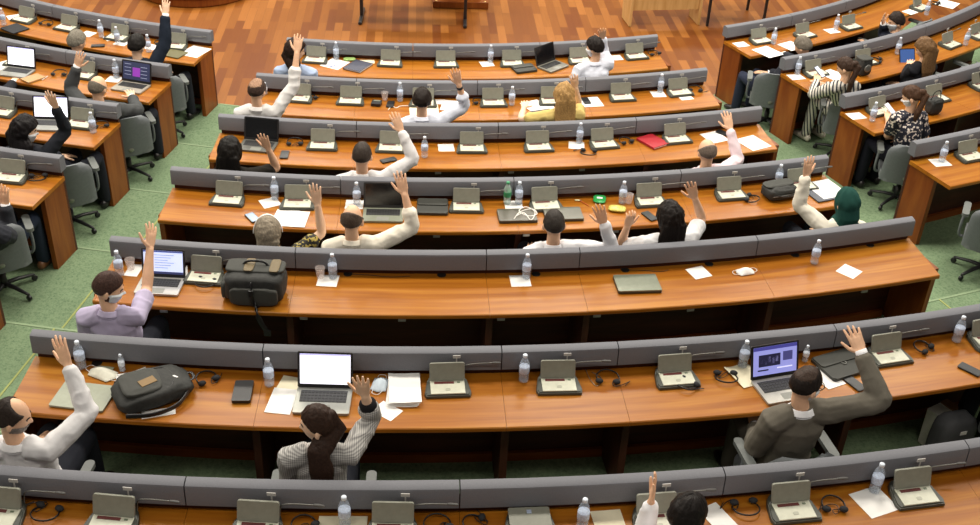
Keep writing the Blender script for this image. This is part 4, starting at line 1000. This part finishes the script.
    for s in (1, -1):
        E, W, d, k, up_ = arms[s]; sl = k.get('sleeve', slv); e = ex
        u_ = [rel(NB + (S[s] - NB) * .4), rel(S[s] + up * .002), rel(S[s].lerp(E, .5))]; ur = [.056 + e, (.058 + e) * sc, (.051 + e) * sc]
        if sl == 'short': u_.append(rel(S[s].lerp(E, .72))); ur.append((.052 + e) * sc)
        else: u_.append(rel(E)); ur.append((.043 + e) * sc)
        tube(bm, u_, ur, 12)
        if sl in ('long', 'rolled'):
            f = .93 if sl == 'long' else .45
            tube(bm, [rel(E), rel(E.lerp(W, .3)), rel(E.lerp(W, f * .8)), rel(E.lerp(W, f))], [(.043 + e) * sc, (.044 + e) * sc, (.034 + e * .9) * sc, (.034 + e * .8) * sc], 12)
            if sl == 'rolled': tube(bm, [rel(E.lerp(W, .36)), rel(E.lerp(W, .46))], (.048 + e) * sc, 12)
    me = remesh(bm, .0105 if i < 4 else .009, 2)
    for v in me.vertices:
        c = v.co * 9 + Vector((seed, 0, 0)); v.co += v.normal * max(-.003, .009 * noise.noise(c) + .009 * (1 - abs(noise.noise(c * 1.1 + Vector((5, 2, 1))) * 2.4)) * (.9 if not jk else .6) - .003)
    fin(g('tname', 'jacket' if jk else 'shirt'), me, tm)
    if jk or slv == 'long':
        for s in (1, -1):
            E, W, d, k, up_ = arms[s]
            if jk and k.get('sleeve', slv) == 'long': obj('shirt_cuff', tube(bmesh.new(), [rel(E.lerp(W, .88)), rel(E.lerp(W, 1.08))], (.036 * sc), 12, cap=False), cloth('e9e9ec' if jk == 1 else jk), root, True)
    if g('collar', True) and not g('f'):
        bm = bmesh.new(); n = 20; r0 = []
        for hh, rx in ((-.012, .088), (.022, .07), (.036, .066), (.030, .074), (.006, .094)): r0.append([bm.verts.new(rel(NB + up * (hh - .012 * cos(2 * pi * t / n)) + fw * (rx * .95 * cos(2 * pi * t / n)) + lf * (rx * 1.0 * sin(2 * pi * t / n)))) for t in range(n)])
        for x, y in zip(r0, r0[1:]):
            for t in range(n): bm.faces.new((x[t], x[(t + 1) % n], y[(t + 1) % n], y[t]))
        obj('collar', bm, cloth('e9e9ec') if jk == 1 else tm, root, True)
    bm = bmesh.new(); tube(bm, [q(-.12), q(.0), q(.2)], [(.148, .115), (.165, .125), (.15, .115)], 14, axis=lf)
    for s in (1, -1):
        hip, kn, an = legs[s]; tube(bm, [rel(hip), rel(hip.lerp(kn, .5)), rel(kn), rel(kn.lerp(an, .5)), rel(an - up * .02)], [.094, .086, .073, .066, .058], 12)
    pm = g('legs', '23252c'); me = remesh(bm, .012, 2); fin('trousers', me, pm if not isinstance(pm, str) else cloth(pm))
    for s in (1, -1):
        hip, kn, an = legs[s]; bm = bmesh.new(); A_ = Vector((an.x, an.y, zf + .0012))
        tube(bm, [rel(A_ - fw * .06 + up * .045), rel(A_ - fw * .02 + up * .047), rel(A_ + fw * .06 + up * .04), rel(A_ + fw * .14 + up * .03), rel(A_ + fw * .185 + up * .022)], [(.034, .042), (.038, .046), (.042, .038), (.043, .028), (.03, .018)], 12, axis=lf); 
        for v in bm.verts: v.co.z = max(.0006, v.co.z)
        obj('shoe', bm, mat('shoe_' + g('shoe', '1c1a1a'), g('shoe', '1c1a1a'), .4), root, True)
    for s, frac, w_ in g('cuffs', []):
        E, W, d, k, up_ = arms[s]; obj('sleeve_cuff', tube(bmesh.new(), [rel(E.lerp(W, frac - w_)), rel(E.lerp(W, frac + w_))], .052 * sc, 14), cloth('232224'), root, True)
    for s, frac, w_ in g('watch', []):
        E, W, d, k, up_ = arms[s]; obj('wrist_band', tube(bmesh.new(), [rel(E.lerp(W, frac - w_)), rel(E.lerp(W, frac + w_))], .0325 * sc, 12, cap=False), BLACK, root, True)
    tag(root, sp['label'], 'person'); sp['P'] = P; sp['a'] = a + degrees(by); sp['arms3'] = arms
    return root
# ------------------------------------------------------------------ office chairs
def mk_chair():
    r = empty('office_chair', Z0)
    def shell(w0, w1, z0, z1, y0, y1, bow, th):
        bm = bmesh.new(); n, m = 10, 8; A, Bq = [], []
        for j in range(m + 1):
            v = j / m; w = (w0 + (w1 - w0) * v) * (1 - .35 * max(0, v - .75) / .25 * max(0, v - .75) / .25); ra, rb = [], []
            for k in range(n + 1):
                u = k / n * 2 - 1; y = y0 + (y1 - y0) * v + bow * u * u; z = z0 + (z1 - z0) * v - .03 * max(0, v - .7) * u * u * 3
                ra.append(bm.verts.new((u * w, y, z))); rb.append(bm.verts.new((u * w * .97, y - th, z)))
            A.append(ra); Bq.append(rb)
        for j in range(m):
            for k in range(n):
                bm.faces.new((A[j][k], A[j][k + 1], A[j + 1][k + 1], A[j + 1][k])); bm.faces.new((Bq[j][k], Bq[j + 1][k], Bq[j + 1][k + 1], Bq[j][k + 1]))
        for j in range(m):
            bm.faces.new((A[j][0], A[j + 1][0], Bq[j + 1][0], Bq[j][0])); bm.faces.new((A[j][n], Bq[j][n], Bq[j + 1][n], A[j + 1][n]))
        for k in range(n):
            bm.faces.new((A[0][k], Bq[0][k], Bq[0][k + 1], A[0][k + 1])); bm.faces.new((A[m][k], A[m][k + 1], Bq[m][k + 1], Bq[m][k]))
        return bm
    bm = rbox(.47, .45, .07, .09); bmesh.ops.bevel(bm, geom=[e for e in bm.edges if abs(e.verts[0].co.z - e.verts[1].co.z) < 1e-4 and e.verts[0].co.z > .01], offset=.02, segments=3, affect='EDGES')
    o = obj('seat', bm, CHAIRG, r, True, 40); o.location = (0, 0, .335)
    b = obj('backrest', shell(.235, .215, .36, .74, -.20, -.26, .07, .03), CHAIRG, r, True, 50)
    s_ = obj('back_shell', shell(.240, .222, .34, .79, -.233, -.303, .07, .022), CHAIRD, b, True, 50)
    k = obj('pivot_bolt', lathe([(.03, 0), (.03, .02), (.018, .026)], 14), METAL, r, True); k.matrix_local = Matrix.Translation((0, -.245, .42)) @ Matrix.Rotation(rad(90), 4, 'X')
    for s in (-1, 1):
        o = obj('armrest', rbox(.06, .26, .03, .028), ARMG, r, True, 40); o.location = (s * .275, -.02, .60)
        obj('arm_support', tube(bmesh.new(), spline([(s * .22, -.02, .345), (s * .275, -.03, .36), (s * .285, -.05, .48), (s * .275, -.03, .602)], 5), (.018, .012), 8), CHAIRD, o, True).location = (-s * .275, .02, -.60)
    obj('column', lathe([(.03, .06), (.03, .20), (.022, .20), (.022, .33)], 14), BLACK, r, True)
    for q in range(5):
        a = rad(72 * q + 18); o = obj('foot', tube(bmesh.new(), [(0, 0, .09), (.12 * cos(a), .12 * sin(a), .085), (.26 * cos(a), .26 * sin(a), .062)], [(.022, .018), (.02, .016), (.014, .012)], 8), BLACK, r, True)
        w = obj('caster', lathe([(.022, -.012), (.026, -.008), (.026, .008), (.022, .012)], 12), BLACK, o, True); w.matrix_local = Matrix.Translation((.26 * cos(a), .26 * sin(a), .0275)) @ Matrix.Rotation(a, 4, 'Z') @ Matrix.Rotation(rad(90), 4, 'X')
    return r
def chair_at(p, a, label, group='grey office chairs'):
    if 'chair' in PROTO: o = copy_tree(PROTO['chair'])
    else: o = PROTO['chair'] = mk_chair()
    o.location = p; o.rotation_euler = (0, 0, rad(a)); tag(o, label, 'chair', group); return o

STRIPE = ramp_mat('striped_cloth', 'stripes', ((0, '2b2f3a'), (.38, 'd9d4c8')), 9, rot=(0, .25, .5))
STRIPE2 = STRIPE
FLORAL = ramp_mat('floral_cloth', 'floral', ((0, '1d1f2e'), (.50, '2a2c3c'), (.555, 'd9c9bd'), (.62, 'efe6dc')), 34)
CHECK = ramp_mat('checked_cloth', 'check', ((0, '6c6b6a'), (.5, 'a19f9c'), (1, 'd0cec9')), 26)
LEOP = ramp_mat('leopard_cloth', 'floral', ((0, '1c1b17'), (.46, '2a2820'), (.55, 'b9a555')), 45)
R_, L_ = -1, 1
BARE = {'sleeve': 'short'}
PEOPLE = [
 # left block
 dict(d='L1', head=(77, 42), hair='short', hc='7a7468', top='3a3d44', jacket=1, label='grey-haired person leaning low behind the second farthest left desk', who='the leaning grey-haired person', h=.30, hy=-20),
 dict(d='L1', head=(137, 46), hair='short', hc='1d1a18', top='1f2632', jacket=1, skin='a', arms=[(R_, (165, 43), (166, -3))], label='dark-haired person in navy suit, right arm straight up, farthest left desk', who='the navy-suited arm raiser', pp=(160, 92), ch=40, hy=-10),
 dict(d='L2', head=(98, 88), hair='ring', hc='6b6358', top='4a4c4d', jacket=1, arms=[(L_, (70, 89), (82, 50)), (R_, (138, 111), (128, 88), {'n': (0, 0, -1), 'tf': True})], label='balding person in grey suit with raised hand before purple-screen laptop', who='the balding grey-suited person', pp=(124, 132), ch=40, hy=-10),
 dict(d='L2', head=(-20, 88), hair='short', hc='2a2522', top='25262b', jacket=1, arms=[(R_, (4, 96), (20, 73), {'n': (0, 0, -1), 'tf': True})], label='person in dark jacket mostly cut off, hand on far left laptop', who='the person at the far left laptop'),
 dict(d='L3', head=(25, 131), hair='long', hc='181516', f=1, top='22242a', mask='e6e8ea', skin='a', hy=-55, arms=[(R_, (66, 130), (48, 90))], label='dark-haired masked person in black jacket, raised hand before glaring laptop', who='the masked dark-haired person', pp=(64, 180), ch=40, s=.97),
 dict(d='L4', head=(-20, 208), hair='short', hc='2a2522', top='33353b', jacket=1, legs='28303f', shoe='7a5236', arms=[(R_, (10, 236), (2, 183))], label='person in dark suit at left edge, only sleeve, hand and knees showing', who='the dark-suited person at the left edge', pp=(-4, 240), ch=40),
 # right block
 dict(d='R1', head=(803, 47), hair='short', hc='6f675c', top='2a2c33', jacket=1, h=.26, hy=25, hp=25, arms=[(L_, (794, 62), (779, 49), {'n': (0, 0, -1), 'tf': True})], label='grey-haired person in dark suit writing at the farthest right desk', who='the writing grey-haired person', pp=(790, 98), ch=-40, legs='2b3040'),
 dict(d='R1', head=(896, 22), hair='short', hc='2a211d', top='232733', jacket=1, mask='d8dee4', hy=55, arms=[(L_, (884, 37), (883, 14), {'n': (.3, -.3, 0)})], label='dark-haired masked person in navy suit touching face, farthest right desk', who='the person touching his mask', h=.33),
 dict(d='R2', head=(846, 68), hair='pony', hc='3b2a20', f=1, top=STRIPE, legs=STRIPE2, shoe='d9d2c2', hy=30, hp=25, arms=[(L_, (813, 95), (819, 71), {'n': (0.3, .3, -1), 'tf': True})], label='person in black and white striped outfit looking at a phone', who='the striped-outfit person', pp=(842, 112), ch=-40, s=.95, rest='desk'),
 dict(d='R2', head=(925, 50), hair='long', hc='6a4f33', f=1, top='1f2024', hy=25, hp=22, arms=[(L_, (905, 77), (912, 58), {'n': (.2, .2, -1), 'tf': True})], label='long brown-haired person in black top holding a blue-screened tablet', who='the person with the tablet', s=.95),
 dict(d='R3', head=(912, 97), hair='pony', hc='4a3324', f=1, top=FLORAL, mask='e6e6e6', pl=.45, legs='1d1e27', hy=38, hp=25, sleeve='short', arms=[(L_, (887, 136), (889, 108), {'n': (.2, .3, -1), 'tf': True, 'sleeve': 'short'})], label='person in navy and white floral top holding a white phone', who='the floral-top person', pp=(906, 160), ch=-40, s=.95, rmax=1.0),
 # centre, from the parquet to the camera
 dict(d='C1', head=(295, 51), hair='medium', hc='2c1e18', top='a9b9d6', skin='b', hy=-70, label='dark-haired person in pale blue shirt behind the raised bare forearm', who='the person in pale blue shirt', h=.36),
 dict(d='C1', head=(595, 48), hair='short', hc='1f1916', top='dfe3f0', mask='e9eaec', hy=45, arms=[(R_, (604, 52), (602, 28))], label='dark-haired masked person in white shirt at the turned black-screen laptop', who='the masked person at the turned laptop', h=.36),
 dict(d='C2', head=(257, 91), hair='thin', hc='40312a', hc2='9a7860', top='dcdad8', hy=-15, arms=[(R_, (294, 85), (299, 32), {'sleeve': 'rolled'})], label='balding person in white shirt, bare right forearm straight up, left end', who='the balding person in white', h=.36),
 dict(d='C2', head=(422, 101), hair='short', hc='221a16', top='dfe4f2', hy=-5, arms=[(R_, (465, 106), (454, 67), {'sleeve': 'rolled'})], watch=[(R_, .84, .05)], label='dark-haired person in pale shirt with black watch on raised wrist', who='the person with the watch', h=.36),
 dict(d='C2', head=(564, 97), hair='long', hc='a5814f', f=1, top='cbb470', hy=0, arms=[(R_, (579, 106), (573, 73), BARE), (L_, (521, 119), (526, 99), {'sleeve': 'short', 'n': (0, 0, -1), 'tf': True})], label='blonde person with long hair, raised hand above head', who='the blonde person', s=.95, h=.36, skin='a', sleeve='short'),
 dict(d='C3', head=(230, 153), hair='long', hc='15120f', f=1, top='26231f', hy=0, arms=[(R_, (277, 168), (261, 133), BARE)], label='black-haired person with bare raised forearm at the black-screen laptop', who='the black-haired person at the left', s=.95, sleeve='short', h=.36),
 dict(d='C3', head=(362, 156), hair='buzz', hc='3a322c', top='dfdddd', hy=-5, arms=[(R_, (414, 159), (392, 110))], label='short dark-haired person in white shirt, long raised white sleeve', who='the long white sleeve person', h=.36),
 dict(d='C3', head=(707, 152), hair='ring', hc='6f6258', top='ead7dd', hy=0, arms=[(R_, (738, 160), (725, 109))], label='balding person in pale pink shirt with raised arm, third farthest centre desk', who='the person in pink shirt', h=.34),
 dict(d='C4', head=(268, 233), hair='medium', hc='8d8271', f=1, top=LEOP, band=1, skin='a', hy=10, arms=[(R_, (322, 233), (314, 182), BARE)], label='grey-blonde person with white headband, raising a bare arm', who='the person with headband', s=.95, sleeve='short', h=.34),
 dict(d='C4', head=(352, 220), hair='ring', hc='4e4239', top='e9e2d2', hy=-12, arms=[(R_, (414, 226), (398, 169), {'sleeve': 'rolled'})], label='bald-crowned person in cream shirt with raised arm at dark-screen laptop', who='the bald-crowned person in cream'),
 dict(d='C4', head=(554, 225), hair='buzz', hc='35302c', top='e0e0e4', hy=0, arms=[(R_, (613, 250), (597, 203))], label='short dark-haired person in white shirt before the olive-grey closed laptop', who='the person at the olive-grey laptop'),
 dict(d='C4', head=(670, 219), hair='long', hc='1b1512', f=1, top='e2e2e4', hy=10, arms=[(R_, (702, 219), (689, 181), BARE), (L_, (620, 246), (633, 211), {'sleeve': 'short', 'curl': 1.0, 'spread': .3, 'hs': .95})], label='person with long black hair and white top, fist and open hand raised', who='the long black-haired person', s=.97, sleeve='short', hp=8),
 dict(d='C4', head=(847, 204), hair='hijab', hc='20463f', f=1, top='e9e3d3', hy=5, arms=[(L_, (799, 205), (811, 154))], label='person in dark green headscarf and cream top with raised left arm', who='the person in green headscarf', s=.97),
 dict(d='C5', head=(108, 288), hair='buzz', hc='43302a', top='b9b0cb', mask='dfe6ea', skin='b', hy=-72, hp=18, arms=[(R_, (147, 289), (152, 220), {'sleeve': 'short', 'roll': 60})], label='masked short-haired person in lavender shirt with bare raised arm', who='the person in lavender', beard='4a3026'),
 dict(d='C6', head=(12, 417), hair='ring', rt=.70, hc='2e2622', top='e2e1e2', hy=-72, hp=15, beard='857d76', arms=[(R_, (88, 414), (55, 333))], watch=[], label='bearded person in white shirt with long raised arm at lower left', who='the bearded person in white', skin='b'),
 dict(d='C6', head=(318, 424), hair='verylong', hc='33231b', hside=-.03, f=1, top=CHECK, tname='jacket', hy=88, hp=5, cuffs=[(R_, .56, .06)], skin='a', arms=[(R_, (372, 418), (359, 376), {'sleeve': 'rolled'})], label='long brown-haired person in grey checked jacket with raised hand', who='the checked-jacket person', s=.97),
 dict(d='C6', head=(805, 385), hair='thin', hc='231c19', hc2='382a22', top='6b665c', jacket=1, mask='e3e6e8', glasses=1, hy=-72, hp=15, arms=[(R_, (892, 399), (849, 323))], label='dark-haired masked person in olive-brown suit and glasses, hand raised', who='the olive-brown suited person', legs='4d4942'),
 dict(d='C6', head=(1060, 350), hair='short', hc='2a2522', top='22242a', jacket=1, label='person cut off at right edge, only dark trousers showing', who='the person beyond the right edge', h=.36),
 dict(d='C7', head=(687, 516), hair='short', hc='1b1614', top='efeff2', mask='3a3a3f', hy=-60, arms=[(L_, (643, 541), (657, 473), {'roll': 70})], watch=[(L_, .9, .03)], label='dark-haired masked person at the bottom edge with raised hand', who='the dark-haired person at bottom', h=.36),
]
for sp in PEOPLE:
    person(sp)
    i = keyrow(sp['d']); P = sp['P']
    if sp.get('ch'):
        chair_at(Vector((P.x, P.y, ZF(i) + .0012)), ang(P) + sp['ch'], 'grey office chair turned to the aisle under ' + sp['who'])
    else: chair_at(Vector((P.x, P.y, ZF(i) + .0012)), sp['a'], 'grey office chair under ' + sp['who'])
# chairs that stand empty or at the row ends on the aisles
def floor_chair(row, px, py, hz, rot, label):
    p = hit(px, py, ZF(row) + hz); p.z = ZF(row) + .0012; return chair_at(p, ang(p) + rot, label)
floor_chair(4, 994, 232, .45, -50, 'grey office chair at the right edge behind the nearest right desk')
for k, (row, px, py) in enumerate(((1, 917, 40), (1, 952, 30), (2, 972, 66))):
    p = on(row, px, py); p = pol(RP[row] + .62, ang(p), ZF(row) + .0012)
    chair_at(p, ang(p), ('empty grey chair tucked in right of the person touching his mask', 'empty grey chair tucked in at the right end, farthest right desk', 'empty grey chair tucked in at the right edge, second farthest right desk')[k])
HELD = {}
def held(kind, o, p, label, cat, rot, tilt):
    o.location = p; o.rotation_euler = (rad(tilt), 0, rad(rot)); tag(o, label, cat)
def hand_pos(k):
    sp = PEOPLE[k]; E, W, d, *_ = sp['arms3'][1]; return W + d * .10, ang(W)
def mk_held_phone(col):
    r = empty('phone', Z0); obj('phone_body', rbox(.075, .15, .009, .01), mat('case_' + col, col, .4), r); o = obj('phone_screen', rbox(.068, .138, .0012, .007), mat('scr_ph', 'cdd6e6', .2, emit=.5, var=0), r); o.location.z = .009; return r
for k, col, lab in ((8, '3a3f4c', 'dark phone in the hand of the striped-outfit person'), (10, 'e6e6ea', 'white phone in the hand of the floral-top person')):
    p, a = hand_pos(k); held('', mk_held_phone(col), p + Vector((.02, .03, .03)), lab, 'phone', a + 20, 35)
r = empty('tablet', Z0); obj('tablet_body', rbox(.2, .27, .009, .012), BLACK, r); o = obj('tablet_screen', rbox(.18, .245, .001, .006), mat('tablet_blue', '3c5a96', .2, emit=.35, var=0), r); o.location.z = .009
p = on(2, 907, 60, .02); held('', r, p, 'tablet with dark blue screen before the long brown-haired person', 'tablet', 8, 62)
# bags on the floor at the right of the second nearest desk
p = hit(954, 428, ZF(6) + .3); p.z = ZF(6) + .0012
r = empty('backpack', Z0); bm = super_box(.30, .18, .42, .55, seed=21, amp=.01); obj('pack_body', bm, mat('pack_grey', '4e5053', .8), r, True); o = obj('front_pocket', super_box(.22, .05, .2, .5, amp=.004), BAGG, r, True); o.location = (0, -.10, .05)
o = obj('emblem', B(((0, 0, 0), (.05, .004, .03)), bev=.001), PAPER, r); o.location = (0, -.092, .33)
r.location = p; r.rotation_euler = (0, 0, rad(ang(p))); tag(r, 'grey backpack with white emblem on the floor at lower right', 'backpack')
p2 = hit(941, 414, ZF(6) + .25); p2.z = ZF(6) + .0012
r = empty('paper_bag', Z0); bm = rbox(.2, .1, .3, .006, 3, 1.0)
for v in bm.verts: v.co += Vector((noise.noise(v.co * 9), noise.noise(v.co * 8 + Vector((4, 0, 0))), 0)) * .012
obj('bag_body', bm, mat('bag_pale', 'e9e9dc', .8), r); o = obj('brown_flap', rbox(.07, .106, .12, .004, 3), mat('bag_brown', '8a6234', .8), r); o.location = (.07, 0, .19); r.location = p2; r.rotation_euler = (0, 0, rad(ang(p2) + 15)); tag(r, 'pale paper bag with brown flap behind the grey backpack', 'bag')

# ------------------------------------------------------------------ labels that single out each repeated thing
from collections import defaultdict
cnt = defaultdict(list)
bpy.context.view_layer.update()
for o, look, key, cat, group in REG: cnt[(look, key)].append((ang(o.location), o, cat, group))
for (look, key), l in cnt.items():
    l.sort(key=lambda t: t[0]); n = len(l)
    for k, (a, o, cat, group) in enumerate(l):
        pos = '' if n == 1 else (' leftmost' if k == 0 else ' rightmost' if k == n - 1 else ' ' + ORD[k + 1] + ' from left')
        tag(o, '%s%s on the %s' % (look, ',' + pos + ',' if pos else '', DN[key]), cat, group)
# ------------------------------------------------------------------ light: the hall's ceiling lamps, an added fill row and a soft room ambience
w = bpy.data.worlds.new('room_ambience'); S.world = w; w.use_nodes = True
w.node_tree.nodes['Background'].inputs['Color'].default_value = (1, .93, .84, 1); w.node_tree.nodes['Background'].inputs['Strength'].default_value = .19
LAMPS = ((-13, 285), (-8, 285), (-3, 285), (2, 285), (-20, 90))  # last row is weak fill, added near the camera to lift camera-facing sides
for x in (-7.5, -2.5, 2.5, 7.5):
    for y, en in LAMPS:
        l = bpy.data.lights.new('ceiling_and_fill_lamp', 'AREA'); l.shape = 'RECTANGLE'; l.size = 2.2; l.size_y = 1.2; l.energy = en; l.color = (1, .93, .82)
        o = bpy.data.objects.new('ceiling_and_fill_lamp', l); C.objects.link(o); o.location = (x, y, 7.6)
S.view_settings.view_transform = 'Standard'; S.view_settings.look = 'None'; S.view_settings.gamma = 1; S.view_settings.exposure = 0.0
try: S.view_settings.use_curve_mapping = False
except Exception: pass
bpy.data.scenes.remove(WORK)
